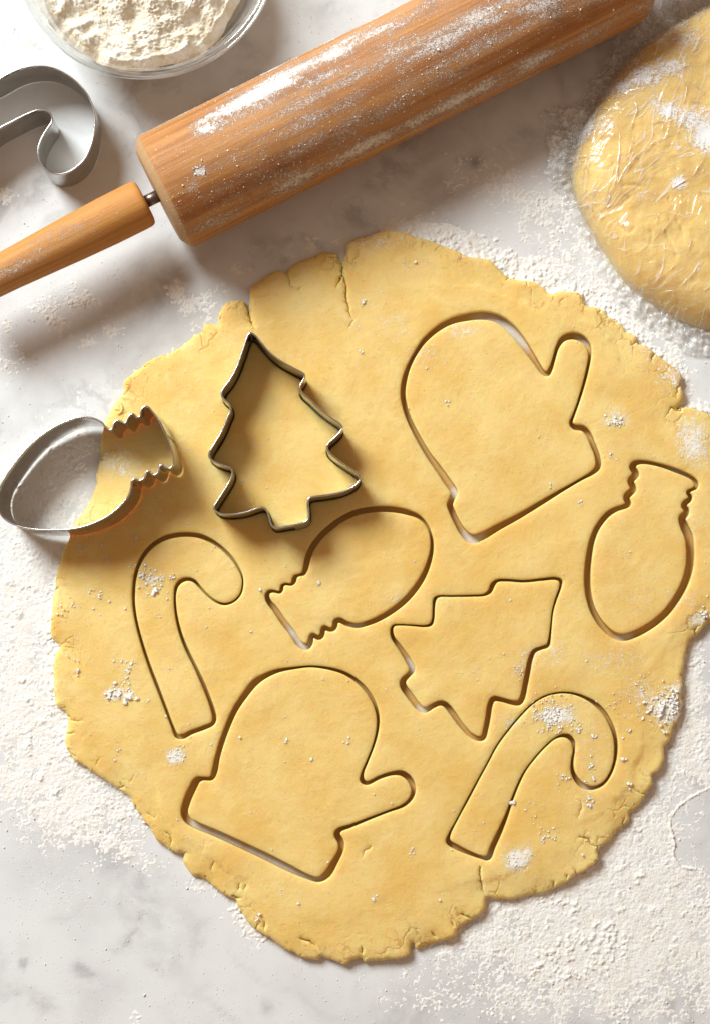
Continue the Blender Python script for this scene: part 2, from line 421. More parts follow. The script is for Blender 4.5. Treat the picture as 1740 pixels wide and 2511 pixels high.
# ------------------------------------------------------------------ countertop
def slab(name, x0, x1, y0, y1, th, mat):
    r = 3.0
    V = []; 
    for (ins, z) in ((0, -th), (0, -r), (r*0.3, -r*0.3), (r, 0)):
        V += [(x0+ins, y0+ins, z), (x1-ins, y0+ins, z), (x1-ins, y1-ins, z), (x0+ins, y1-ins, z)]
    F = [(3, 2, 1, 0)]
    for i in range(3):
        for k in range(4): F.append((i*4+k, i*4+(k+1) % 4, i*4+4+(k+1) % 4, i*4+4+k))
    F.append((12, 13, 14, 15))
    return make_mesh(name, V, F, mat, shade=False)
VEINS_AND_SHADE = [(60,2362,9,9,0,0.75),(205,2388,26,9,-30,0.55),(105,2455,34,16,-40,0.40),(335,2275,50,8,50,0.40),(305,2310,14,10,50,0.45),(20,2430,30,20,0,0.25),(390,2372,26,8,-25,0.3),(480,2410,40,10,-20,0.15),(655,2470,14,14,0,0.4),(240,2440,60,40,0,0.12),  # veins and clouds; the cloud below the pin handle is its painted shadow
    (1168,405,20,12,-20,0.75),(1135,392,20,10,20,0.5),(960,420,70,34,20,0.45),(1080,470,60,40,0,0.3),(1000,330,60,30,27,0.35),(750,590,60,10,-20,0.4),(690,640,16,12,0,0.35),(660,610,50,30,20,0.35),(400,715,70,40,20,0.38),(480,650,60,26,25,0.25),(860,540,40,30,0,0.4),(80,470,60,34,15,0.45),(20,490,30,40,0,0.35),
    (150,545,30,10,10,0.3),(560,330,50,22,-20,0.4),(600,240,70,30,20,0.3),(85,112,26,6,0,0.55),(60,130,60,14,20,0.2),(1340,120,8,90,20,0.5),(1470,150,8,60,10,0.35),(1290,330,40,30,0,0.3),(620,120,50,20,-20,0.3),(660,170,60,12,-10,0.25),(790,20,40,30,0,0.3),(120,850,60,30,0,0.12),(300,760,50,30,0,0.3),(40,1820,12,60,-10,0.25),(60,1770,40,20,40,0.2),(1600,720,60,40,0,0.12),(1250,2500,60,20,0,0.15)]
def countertop():
    xs = np.r_[-700, -450, np.arange(-246, 247, 2.5), 450, 700]; ys = np.r_[-800, -500, np.arange(-345, 331, 2.5), 500, 800]
    XX, YY = np.meshgrid(xs, ys); W_ = len(xs); H_ = len(ys)
    a = 0.30*np.clip(fbm(XX, YY, 70, 4, 210)-0.08, 0, 1)+0.12*np.clip(fbm(XX, YY, 22, 3, 233)-0.1, 0, 1)
    th = np.abs(fbm(XX+0.5*YY, YY, 120, 4, 240)); a = a+0.22*np.exp(-(th/0.035)**2)*np.clip(fbm(XX, YY, 90, 2, 246)+0.3, 0, 1)
    wx = 6*fbm(XX, YY, 18, 3, 215); wy = 6*fbm(XX, YY, 18, 3, 219)
    for (px, py, rx, ry, ang, st) in VEINS_AND_SHADE:
        cx, cy = unp(px, py, 0); c, s_ = math.cos(math.radians(ang)), math.sin(math.radians(ang))
        dx, dy = XX+wx*min(1, rx/40)-cx, YY+wy*min(1, rx/40)-cy
        a = np.maximum(a, st*np.exp(-0.5*(((dx*c+dy*s_)/(rx*PXMM))**2+((-dx*s_+dy*c)/(ry*PXMM))**2)))
    n = XX.size; V = np.stack([XX.ravel(), YY.ravel(), np.zeros(n)], 1)
    iy, ix = np.meshgrid(np.arange(H_-1), np.arange(W_-1), indexing='ij'); iy = iy.ravel(); ix = ix.ravel()
    F = [tuple(q) for q in np.stack([iy*W_+ix, iy*W_+ix+1, (iy+1)*W_+ix+1, (iy+1)*W_+ix], 1)]
    ring = list(range(W_))+[r_*W_+W_-1 for r_ in range(1, H_)]+[(H_-1)*W_+q for q in range(W_-2, -1, -1)]+[r_*W_ for r_ in range(H_-2, 0, -1)]
    low = V[ring].copy(); low[:, 2] = -30
    V = np.vstack([V, low]); m = len(ring)
    for q in range(m): F.append((ring[q], n+q, n+(q+1) % m, ring[(q+1) % m]))
    F.append(tuple(n+q for q in range(m-1, -1, -1)))
    return make_mesh('countertop', V, F, M_MARBLE, shade=False, attrs={'vein': np.r_[a.ravel(), np.zeros(m)]})
top = countertop()
tag(top, 'white marble countertop with soft grey veins dusted with flour', 'countertop', kind='structure')

# ------------------------------------------------------------------ outlines traced on the photograph (zoom pixels, zoom origin, zoom scale)
T = 6.2       # dough thickness in mm
SHAPES = {}
SHAPES['mitten_a'] = zoomed([(560,165,48),(690,150,55),(790,170,55),(870,222,58),(950,310,55),(1020,410,45),(1080,500,34),(1112,545,30),(1140,560,34),(1163,530,28),(1187,460,22),(1215,368,25),(1255,312,38),(1320,292,48),(1385,312,46),(1428,360,36),(1440,420,22),(1425,520,20),(1395,640,18),(1355,770,16),(1322,860,18),(1308,905,24),(1335,930,36),(1390,937,38),(1427,972,38),(1462,1050,35),(1495,1140,35),(1498,1205,38),(1465,1245,28),(1380,1295,18),(1250,1370,22),(1100,1460,30),(950,1550,35),(800,1630,42),(690,1692,50),(620,1713,58),(560,1670,45),(510,1590,38),(475,1515,38),(462,1475,38),(477,1430,35),(492,1385,44),(455,1325,46),(390,1230,42),(310,1120,35),(240,1000,33),(185,890,32),(150,790,32),(135,700,32),(142,620,32),(170,520,28),(220,420,25),(290,320,32),(380,240,38),(470,190,42)], 940, 720, 2.85)
SHAPES['bulb_a'] = zoomed([(750,142,45),(850,150,40),(980,180,40),(1100,220,45),(1220,268,45),(1310,315,40),(1358,365,45),(1358,412,40),(1318,440,32),(1270,462,34),(1268,485,40),(1297,515,40),(1285,550,50),(1230,595,55),(1225,625,60),(1255,662,56),(1245,705,60),(1205,748,72),(1228,840,85),(1275,950,85),(1292,1080,80),(1292,1200,80),(1275,1330,80),(1230,1470,75),(1150,1620,72),(1040,1770,70),(920,1880,70),(800,1960,70),(690,2015,70),(570,2050,70),(470,2030,65),(380,1965,62),(300,1870,60),(230,1740,60),(190,1600,62),(175,1450,65),(178,1300,65),(195,1150,62),(222,1010,58),(270,880,55),(335,780,55),(410,700,55),(500,650,50),(580,625,50),(622,597,56),(605,555,66),(600,520,66),(640,475,66),(675,440,62),(662,395,66),(645,350,66),(670,312,66),(705,280,64),(690,240,66),(663,200,66),(690,158,55)], 1400, 1100, 4.43)
SHAPES['bulb_b'] = zoomed([(1090,152,42),(1180,158,42),(1280,180,40),(1370,220,26),(1430,290,16),(1460,380,20),(1462,470,26),(1440,570,32),(1395,680,38),(1330,780,42),(1250,870,42),(1150,950,40),(1040,1015,38),(950,1050,35),(880,1065,35),(800,1050,35),(742,1022,36),(712,1030,36),(705,1070,36),(690,1093,32),(660,1096,30),(622,1078,30),(610,1100,34),(605,1140,34),(580,1162,32),(530,1138,30),(518,1160,34),(512,1200,40),(480,1233,46),(430,1210,40),(370,1120,42),(300,1030,42),(240,940,40),(185,870,34),(175,825,32),(195,797,26),(240,798,20),(275,806,20),(288,785,26),(293,752,22),(320,739,18),(365,744,20),(384,720,34),(392,685,30),(425,668,18),(455,662,28),(475,620,38),(495,530,42),(530,450,42),(590,370,42),(670,295,42),(770,225,42),(870,180,42),(980,158,42)], 600, 1200, 3.192)
SHAPES['cane_a'] = zoomed([(700,192,40),(800,205,40),(900,245,35),(1000,310,28),(1090,395,25),(1160,490,20),(1205,590,15),(1208,680,15),(1185,760,17),(1120,825,19),(1040,848,22),(960,825,18),(880,765,18),(810,690,20),(750,628,28),(690,612,32),(630,630,38),(588,680,32),(572,760,22),(575,880,22),(595,1010,24),(630,1140,26),(690,1290,28),(760,1430,28),(830,1580,32),(890,1730,32),(930,1850,35),(943,1930,38),(925,1975,35),(840,2015,38),(730,2055,38),(640,2098,42),(590,2092,36),(552,2010,25),(480,1820,25),(400,1610,28),(320,1400,26),(250,1180,25),(205,1000,24),(183,850,26),(182,720,28),(195,600,30),(230,480,34),(290,370,38),(380,280,40),(480,225,42),(590,198,42)], 280, 1260, 3.839)
SHAPES['tree_a'] = zoomed([(950,140,22),(1020,135,20),(1160,143,20),(1300,130,20),(1410,122,22),(1450,140,25),(1445,190,18),(1410,290,15),(1385,380,13),(1372,500,13),(1360,600,20),(1347,648,25),(1300,665,25),(1240,692,30),(1210,760,35),(1190,860,38),(1170,960,38),(1147,1060,40),(1122,1096,38),(1060,1092,32),(980,1070,32),(922,1065,36),(897,1110,38),(880,1210,38),(860,1310,38),(840,1370,38),(800,1376,35),(740,1345,32),(670,1270,35),(610,1185,40),(550,1112,38),(510,1097,35),(450,1120,35),(385,1155,40),(340,1130,42),(270,1040,48),(218,965,46),(216,925,42),(262,873,32),(288,838,40),(255,760,38),(190,660,32),(135,580,25),(127,520,20),(142,490,15),(200,485,11),(300,490,13),(390,495,16),(435,480,22),(450,440,18),(455,350,18),(465,282,23),(490,263,15),(600,260,13),(750,257,15),(850,250,18),(893,225,28),(918,170,33)], 920, 1380, 3.192)
SHAPES['cane_b'] = zoomed([(1020,122,12),(1110,132,16),(1200,165,21),(1280,215,30),(1350,290,30),(1400,380,30),(1430,480,28),(1435,580,26),(1420,680,22),(1385,770,20),(1330,840,22),(1250,870,28),(1180,855,35),(1130,810,34),(1095,740,28),(1092,660,20),(1105,580,18),(1100,510,28),(1060,465,33),(1010,460,22),(950,485,11),(870,555,9),(790,645,9),(720,740,13),(670,840,16),(625,950,18),(580,1080,25),(530,1200,35),(470,1330,40),(432,1418,38),(390,1415,26),(300,1385,28),(200,1340,36),(122,1290,34),(127,1245,20),(200,1100,11),(280,950,14),(360,800,12),(430,670,9),(500,540,8),(580,430,8),(680,310,8),(780,210,8),(880,150,10),(950,130,11)], 1060, 1660, 3.192)
SHAPES['mitten_b'] = zoomed([(850,85,11),(950,95,15),(1050,122,18),(1130,170,20),(1200,240,20),(1245,320,18),(1263,400,16),(1258,480,14),(1235,570,12),(1200,660,12),(1168,740,15),(1166,782,26),(1192,800,22),(1270,765,20),(1350,740,22),(1410,740,30),(1460,780,30),(1480,840,25),(1465,890,22),(1420,935,18),(1330,970,13),(1200,1020,16),(1100,1060,20),(1022,1090,27),(1012,1115,32),(1037,1160,34),(1035,1210,30),(1000,1280,35),(950,1360,40),(900,1390,30),(840,1375,28),(700,1310,38),(550,1235,38),(400,1165,38),(280,1110,38),(160,1060,38),(100,1025,38),(80,980,40),(95,910,42),(130,830,42),(158,782,38),(190,772,22),(245,770,24),(262,735,33),(280,650,30),(305,560,30),(345,450,30),(390,350,32),(450,260,35),(510,185,38),(570,145,30),(650,112,22),(750,95,14)], 420, 1600, 2.494)
TREE_RIM = zoomed([(436,138),(475,160),(540,238),(620,328),(700,390),(800,448),(900,500),(932,520),(935,555),(905,610),(892,655),(910,690),(980,755),(1080,850),(1180,925),(1265,985),(1285,1010),(1270,1055),(1220,1110),(1160,1165),(1145,1200),(1165,1250),(1230,1310),(1330,1380),(1420,1440),(1452,1477),(1443,1517),(1390,1570),(1290,1615),(1160,1645),(1030,1662),(983,1674),(968,1710),(975,1790),(973,1862),(950,1893),(880,1918),(760,1940),(665,1952),(634,1932),(610,1860),(582,1785),(550,1763),(500,1770),(400,1805),(280,1825),(180,1825),(115,1800),(95,1765),(130,1700),(200,1590),(255,1490),(265,1430),(242,1393),(180,1370),(90,1330),(52,1290),(57,1240),(100,1170),(165,1060),(220,930),(250,850),(238,798),(190,755),(165,710),(177,665),(240,580),(310,450),(360,310),(400,190),(418,150)], 500, 780, 3.8)
BULB_RIM = zoomed([(890,512),(860,485),(830,452),(780,424),(720,409),(640,410),(560,435),(470,475),(390,522),(300,588),(210,678),(130,778),(60,878),(8,965),(-18,1050),(-18,1120),(-2,1180),(30,1228),(80,1265),(140,1292),(230,1315),(330,1325),(450,1326),(560,1322),(680,1300),(800,1255),(900,1200),(990,1120),(1050,1040),(1070,975),(1076,925),(1095,910),(1140,925),(1173,905),(1188,870),(1203,847),(1222,852),(1250,879),(1280,868),(1298,830),(1307,800),(1327,797),(1350,815),(1385,825),(1410,800),(1418,755),(1405,690),(1375,600),(1335,520),(1290,430),(1240,360),(1203,322),(1170,327),(1150,360),(1145,400),(1115,407),(1087,382),(1060,392),(1040,428),(1020,458),(990,445),(960,434),(932,455),(920,495),(907,512)], 0, 900, 3.325)
CANE_RIM = zoomed([(-590,930),(-500,800),(-390,680),(-270,580),(-150,510),(-60,470),(0,440),(60,406),(130,379),(220,368),(300,380),(380,420),(440,470),(490,530),(520,600),(530,660),(525,740),(505,820),(470,890),(410,945),(350,970),(290,968),(245,935),(218,890),(215,830),(235,770),(265,720),(290,680),(286,642),(260,618),(220,613),(150,637),(70,677),(0,714),(-90,775),(-180,850),(-280,940),(-370,1040),(-455,1140),(-475,1130),(-580,955)], 0, 0, 2.28)

OUT = []
OUT += zoomed([(35,520),(70,500),(105,515),(112,480),(117,445),(150,405),(200,392),(235,395),(246,420),(262,470),(262,440),(266,375),(264,340),(300,300),(345,270),(385,250),(425,250),(446,262),(456,235),(490,210),(540,190),(590,170),(625,158),(665,158),(690,165),(702,185),(714,225),(722,185),(735,162),(738,120),(770,95),(800,80),(850,75),(870,65),(930,52),(965,57),(1010,60),(1060,75),(1110,90),(1160,105),(1220,130),(1290,165)], 480, 540, 1.995)
OUT += zoomed([(70,195),(150,200),(200,245),(250,300),(330,335),(440,350),(500,385),(545,425),(620,415),(690,410),(755,430),(770,470),(785,505),(850,515),(900,530),(930,575),(960,590),(1020,640),(1060,680),(1110,705),(1125,750),(1180,765),(1230,815),(1300,870),(1370,925),(1412,970),(1400,1030),(1415,1090),(1408,1140),(1375,1180),(1420,1172),(1500,1175),(1560,1200),(1596,1225)], 1140, 560, 2.66)
OUT += [(1765,1045),(1790,1120),(1800,1250),(1795,1380),(1775,1480),(1750,1522)]
OUT += zoomed([(1150,180),(1100,215),(1050,265),(975,345),(935,420),(905,540),(890,640),(885,760),(880,880),(893,930),(880,1030),(840,1120),(800,1200),(760,1290),(715,1340),(722,1420),(700,1500),(660,1570),(600,1610),(600,1680),(560,1770),(500,1860),(440,1950),(390,1970),(395,2030),(330,2110),(270,2160),(210,2230),(130,2290)], 1440, 1480, 3.84)
OUT += zoomed([(905,600),(905,640),(850,690),(790,730),(720,780),(660,815),(600,840),(540,855),(480,865),(400,880),(300,883),(232,885),(220,930),(200,970),(150,1000),(90,1040),(52,1060),(45,1100),(0,1122)], 1100, 1850, 2.494)
OUT += zoomed([(1150,598),(1100,620),(1045,628),(1034,600),(1020,607),(1010,660),(950,685),(880,695),(830,695),(760,700),(748,682),(720,685),(690,690),(660,715),(610,705),(560,690),(515,678),(500,690),(450,685),(400,670),(340,640),(300,620),(240,575),(180,540),(110,480),(75,420)], 560, 2050, 2.28)
OUT += zoomed([(1290,1260),(1275,1215),(1220,1190),(1160,1150),(1100,1110),(1040,1070),(990,1060),(950,1000),(930,950),(935,912),(880,905),(840,890),(790,850),(740,800),(715,745),(670,700),(640,650),(600,590),(575,540),(520,500),(430,440),(360,395),(300,345),(220,300),(190,260),(165,200),(162,150),(180,90)], 100, 1750, 2.66)
OUT += zoomed([(520,1760),(440,1690),(430,1600),(420,1500),(415,1420),(430,1330),(440,1265),(465,1235),(405,1160),(395,1090),(400,1010),(410,950),(412,850),(430,780),(440,690),(460,600),(490,500),(520,430),(545,395),(560,350),(590,270),(640,190),(700,110)], 0, 1200, 3.192)
OUT += zoomed([(770,1000),(790,880),(810,750),(830,600),(845,510),(855,450),(880,390),(930,310),(1000,220)], 0, 900, 3.325)
OUT += zoomed([(1160,1280),(1250,1190),(1320,1130),(1400,1080),(1480,1040)], 0, 600, 3.8)
OUT += zoomed([(950,270),(1060,190),(1130,140)], 0, 750, 2.28)

CRACKS = []     # (polyline in photo px, depth mm, half width mm)
def crack(pts, ox, oy, s, depth=2.6, hw=0.9): CRACKS.append((zoomed(pts, ox, oy, s), depth, hw))
crack([(714,222),(716,255),(706,280),(695,305),(685,325)], 480, 540, 1.995, 4.2, 1.3)
crack([(712,262),(728,290),(735,330),(733,375),(744,420),(752,455),(770,488),(760,505),(744,525)], 480, 540, 1.995, 3.2, 0.9)
crack([(258,440),(262,470),(272,500),(290,532)], 480, 540, 1.995, 4.0, 1.3)
crack([(446,262),(460,290),(462,310),(490,335),(508,345),(521,362)], 480, 540, 1.995, 1.6, 0.8)
crack([(505,342),(515,326)], 480, 540, 1.995, 1.4, 0.7)
crack([(400,365),(412,372)], 480, 540, 1.995, 1.0, 0.6)
crack([(190,690),(188,740),(195,790),(205,830),(230,880)], 1100, 1850, 2.494, 2.6, 0.8)
crack([(800,505),(850,520),(870,555),(905,560),(950,548)], 1100, 1850, 2.494, 2.0, 0.7)
crack([(905,565),(908,600)], 1100, 1850, 2.494, 2.0, 0.7)
crack([(770,265),(810,300),(800,350),(780,400)], 1100, 1850, 2.494, 1.2, 0.6)
crack([(720,735),(722,765)], 1100, 1850, 2.494, 1.8, 0.6)
crack([(640,790),(645,820)], 1100, 1850, 2.494, 1.8, 0.6)
crack([(405,575),(450,590),(490,625),(505,660)], 560, 2050, 2.28, 2.4, 0.8)
crack([(205,490),(200,530)], 560, 2050, 2.28, 2.4, 0.9)
crack([(745,630),(748,670)], 560, 2050, 2.28, 2.4, 0.9)
crack([(1300,440),(1340,455),(1370,475)], 560, 2050, 2.28, 2.2, 0.8)
crack([(1140,545),(1165,580)], 560, 2050, 2.28, 2.2, 0.9)
crack([(1250,490),(1270,520)], 560, 2050, 2.28, 2.2, 0.9)
crack([(800,60),(760,90),(745,130)], 560, 2050, 2.28, 0.9, 0.6)
crack([(1250,1190),(1285,1205),(1310,1200)], 100, 1750, 2.66, 2.6, 1.0)
crack([(1285,1150),(1300,1100)], 100, 1750, 2.66, 1.4, 0.6)
crack([(1330,1140),(1345,1110)], 100, 1750, 2.66, 1.2, 0.6)
crack([(700,650),(740,680),(750,660)], 100, 1750, 2.66, 1.2, 0.7)
crack([(820,780),(850,820),(840,880)], 100, 1750, 2.66, 1.8, 0.8)
crack([(1110,1010),(1140,960)], 100, 1750, 2.66, 1.0, 0.5)
crack([(500,1740),(545,1790),(590,1815),(650,1805)], 0, 1200, 3.192, 1.8, 0.8)
crack([(430,780),(460,765)], 0, 1200, 3.192, 2.2, 1.0)
crack([(700,290),(650,390),(650,460)], 1500, 820, 6.65, 2.2, 1.0)
crack([(1165,1100),(1100,1240),(960,1190),(930,1260),(870,1350)], 1500, 820, 6.65, 2.0, 0.8)
crack([(1130,780),(1060,920),(1050,1060)], 1500, 820, 6.65, 1.6, 0.7)

# ------------------------------------------------------------------ flour positions on the dough (photo px): x, y, rx, ry, amount
DUST = [(1360,1755,44,22,1.0),(1255,1770,30,14,0.5),(1265,2110,26,26,0.95),(1290,2090,18,18,0.7),(430,1855,22,18,0.9),(1050,870,70,40,0.32),(960,800,120,50,0.28),
    (1130,810,60,24,0.45),(300,1250,60,40,0.22),(375,1420,30,14,0.6),(280,1700,26,18,0.8),(315,1705,18,14,0.7),(1290,1640,60,60,0.32),(1340,1610,80,36,0.32),(1300,1600,36,22,0.45),
    (1490,1620,90,40,0.38),(1590,1700,70,40,0.45),(1640,1740,40,36,1.0),(1620,1720,60,24,0.6),(1660,1690,30,22,0.7),(1700,1080,40,60,0.75),(1650,925,50,46,0.55),(1590,860,36,50,0.35),
    (1510,1030,36,26,0.55),(1540,1100,60,60,0.22),(1700,1280,40,120,0.25),(1670,1470,60,30,0.35),(1710,1520,26,20,0.7),(430,1270,60,34,0.30),(950,590,90,30,0.38),(1020,650,50,24,0.3),
    (700,880,60,20,0.30),(560,850,50,20,0.25),(1100,1470,50,20,0.3),(1080,560,60,30,0.5),(1180,620,70,26,0.35),(1330,690,80,30,0.25),(330,1580,150,200,0.17),(420,1640,70,70,0.15),
    (980,1470,50,26,0.28),(1560,1470,50,40,0.30),(295,1130,70,40,0.45),(300,1155,36,20,0.5),(480,1080,40,30,0.2),(1470,1820,70,140,0.22),(1450,1960,60,60,0.25),(760,740,90,26,0.18),
    (1210,1500,160,140,0.12),(800,1700,200,140,0.10),(1180,900,120,60,0.16),(1490,2030,60,40,0.18),(690,640,40,22,0.35),(1150,590,60,22,0.45)]
def dust_at(P, blobs=DUST, z=T):
    d = np.full(len(P), 0.0)
    for (x, y, rx, ry, a) in blobs:
        cx, cy = unp(x, y, z)
        d = np.maximum(d, a*np.exp(-0.5*(((P[:, 0]-cx)/(rx*PXMM*0.8))**2+((P[:, 1]-cy)/(ry*PXMM*0.8))**2)))
    return d+0.13*np.clip(fbm(P[:, 0], P[:, 1], 30, 3, 5)+0.35, 0, 1)

DENTS = [(1490,975,50,22,0.7),(560,620+0,60,40,0.35),(1140,1290,30,30,0.5),(515,1925,14,12,0.5),(600,880,60,40,0.25),(900,740,70,40,0.3),(1020,560,60,40,-0.4),(720,700,50,70,0.4),(1610,1180,40,50,0.3),(250,1580,60,60,0.35),(230,1400,50,60,-0.3)]
def undulate(P):
    z = 0.42*fbm(P[:, 0], P[:, 1], 46, 2, 1)+0.15*fbm(P[:, 0], P[:, 1], 14, 3, 2)+0.05*fbm(P[:, 0], P[:, 1], 3.4, 2, 3)
    for (x, y, rx, ry, a) in DENTS:
        cx, cy = unp(x, y, T)
        z -= a*np.exp(-0.5*(((P[:, 0]-cx)/(rx*PXMM*0.8))**2+((P[:, 1]-cy)/(ry*PXMM*0.8))**2))
    return z

def dough_slab(name, outer, holes, mat, r_out, r_hole, grid, cracks=(), outer_is_cut=False, step=0.6):
    """a flat piece of dough: outline + holes, rounded edges, uneven top, closed underneath; loops are in mm"""
    loops = [outer]+list(holes)
    bpts = np.vstack(loops)
    isout = np.r_[np.ones(len(outer), bool), np.zeros(len(bpts)-len(outer), bool)]
    kall = kd_of(bpts)
    # vertices
    pts = [bpts]
    rings = (0.3, 0.75, 1.4, 2.2, 3.2)
    for L, sgn in [(outer, -1)]+[(h, 1) for h in holes]:
        n = normals(L)
        for q, d in enumerate(rings):
            R = L[:, :2]+n*sgn*d
            if q >= 2: R = R[::2]
            keep = (dist_to(kall, R) > d*0.9) & (inside(R, loops))
            R = R[keep]
            if q and len(R):
                # thin out crowded points
                k2 = kd_of(R); kill = np.zeros(len(R), bool)
                for i in range(len(R)):
                    if kill[i]: continue
                    for (_, j, dd) in k2.find_range((R[i, 0], R[i, 1], 0), 0.42):
                        if j > i: kill[j] = True
                R = R[~kill]
            if len(R): pts.append(R)
    lo_, hi_ = outer[:, :2].min(0), outer[:, :2].max(0)
    gx, gy = np.meshgrid(np.arange(lo_[0], hi_[0], grid), np.arange(lo_[1], hi_[1], grid*0.87))
    gx = gx+(np.arange(gx.shape[0]) % 2)[:, None]*grid*0.5
    G = np.stack([gx.ravel(), gy.ravel()], 1)+RNG.uniform(-0.12, 0.12, (gx.size, 2))*grid
    G = G[inside(G, loops)]
    G = G[dist_to(kall, G) > rings[-1]+0.7*grid]
    # cracks
    czs = []; cp = []
    for (pl, depth, hw) in cracks:
        C = spline(np.array([unp(a, b, T) for a, b in pl]), 0.45, closed=False)
        C = C+np.stack([noise(C[:, 0], C[:, 1], 2.2, 31), noise(C[:, 0], C[:, 1], 2.2, 47)], 1)*0.55
        t_ = np.gradient(C, axis=0); t_ /= np.maximum(np.hypot(*t_.T), 1e-9)[:, None]; nn = np.stack([-t_[:, 1], t_[:, 0]], 1)
        u = np.linspace(0, 1, len(C)); tap = np.clip((1-u)*2.2, 0.25, 1)
        tap[-1] = 0.05
        cp.append(C); czs.append(-depth*tap*(0.8+0.4*RNG.random(len(C))))
        for sg in (-1, 1):
            w_ = hw*tap*(0.55+0.5*RNG.random(len(C)))
            cp.append(C+nn*sg*w_[:, None]*0.5); czs.append(-depth*tap*0.45)
            cp.append(C+nn*sg*(w_[:, None]+0.15)); czs.append(-0.05*np.ones(len(C)))
    if cp:
        cp = np.vstack(cp); czs = np.concatenate(czs)
        ok = inside(cp, loops) & (dist_to(kall, cp) > 0.25)
        cp, czs = cp[ok], czs[ok]; kc = kd_of(cp)
        G = G[dist_to(kc, G) > 0.8]
        pts = [bpts]+[p[dist_to(kc, p) > 0.5] for p in pts[1:]]
    pts.append(G)
    ncr = 0
    if len(cp): pts.append(cp); ncr = len(cp)
    P = np.vstack(pts)
    edges = []; s = 0
    for L in loops:
        n = len(L); edges += [(s+i, s+(i+1) % n) for i in range(n)]; s += n
    res = delaunay_2d_cdt([Vector(p) for p in P[:, :2].tolist()], edges, [], 0, 1e-5)
    P2 = np.array([tuple(v_) for v_ in res[0]]); F = np.array([tuple(f) for f in res[2]])
    cen = P2[F].mean(1)
    F = F[inside(cen, loops)]
    # heights
    orig = res[3]
    dz = np.zeros(len(P2))
    if ncr:
        off = len(P)-ncr
        for i, o_ in enumerate(orig):
            for k_ in o_:
                if k_ >= off: dz[i] = czs[k_-off]
    D = np.zeros(len(P2)); O = np.zeros(len(P2), bool)
    for i, p in enumerate(P2):
        _, j, d = kall.find((p[0], p[1], 0)); D[i] = d; O[i] = isout[j]
    rr = np.where(O, r_out, r_hole)
    if not outer_is_cut:
        rr = np.where(O, r_out*(0.75+0.35*noise(P2[:, 0], P2[:, 1], 9, 8)), rr)
    u = np.clip(1-D/rr, 0, 1)
    cutz = np.where(O, outer_is_cut, True)
    lip = 0.45*(1-np.sqrt(np.clip(1-np.clip(1-D/0.5, 0, 1)**2, 0, 1)))+0.55*np.exp(-(D/1.5))
    rnd = rr*(1-np.sqrt(np.clip(1-u*u, 0, 1)))*0.8
    z = T+undulate(P2)-np.where(cutz, lip, rnd)+dz
    if not outer_is_cut:       # the rolled edge thins out a little
        z -= np.where(O, (0.5+2.3*np.clip(fbm(P2[:, 0], P2[:, 1], 30, 2, 260)+0.45, 0, 1))*np.exp(-D/9.0), 0)
    z = np.maximum(z, 0.8)
    n = len(P2)
    V = np.vstack([np.c_[P2, z], np.c_[P2, np.full(n, 0.06)]])
    Fs = [tuple(f) for f in F]
    fb = [(f[2]+n, f[1]+n, f[0]+n) for f in F]
    # side walls on boundary edges (edges used once)
    from collections import Counter
    cnt = Counter()
    for f in F:
        for a, b in ((f[0], f[1]), (f[1], f[2]), (f[2], f[0])): cnt[(a, b)] += 1
    side = []
    for (a, b) in cnt:
        if (b, a) not in cnt: side.append((a, a+n, b+n)); side.append((a, b+n, b))
    fl = dust_at(V[:, :2])
    eg = np.zeros(n) if outer_is_cut else np.exp(-dist_to(kd_of(outer), P2)/9.0)
    return make_mesh(name, V, np.array(Fs+fb+side), mat, attrs={'flour': fl, 'edge': np.r_[eg, eg]})

def ccw(P): return P if area(P) > 0 else P[::-1]

HOLES = {}; PIECES = {}; CENTRES = {}
for k_, sh in SHAPES.items():
    A = np.array([(*unp(p[0], p[1], T), p[2]*PXMM) for p in sh])
    C = ccw(spline(A, 0.35))
    w = np.maximum(C[:, 2]*1.12, 0.9)
    CENTRES[k_] = (C, w)
    HOLES[k_] = ccw(offset_loop(C, w*0.5)); PIECES[k_] = ccw(offset_loop(C, -w*0.5))

# ------------------------------------------------------------------ cutters
def bake_cutter(rim_px, height, base_z=0.0, tilt=0.0, tilt_dir=(1, 0), low_px=None):
    """rim loop and base loop in mm; the base plane rises along tilt_dir from the point under low_px"""
    td = Vector((tilt_dir[0], tilt_dir[1], 0)).normalized()
    nrm = Vector((-td.x*math.sin(tilt), -td.y*math.sin(tilt), math.cos(tilt)))
    if low_px: bx, by = unp(low_px[0], low_px[1], base_z)
    else: bx = by = 0
    b0 = Vector((bx, by, base_z)); r0 = b0+nrm*height
    k = PXMM/DIST; R = []
    for (px, py) in rim_px:
        d = _f+_r*((px-870)*k)+_u*((1255.5-py)*k)
        tt = (r0-CAM).dot(nrm)/d.dot(nrm)
        R.append(tuple(CAM+d*tt))
    R = spline(np.array(R), 0.7)
    if area(R) < 0: R = R[::-1]
    return R, R-np.array(tuple(nrm))*height, nrm

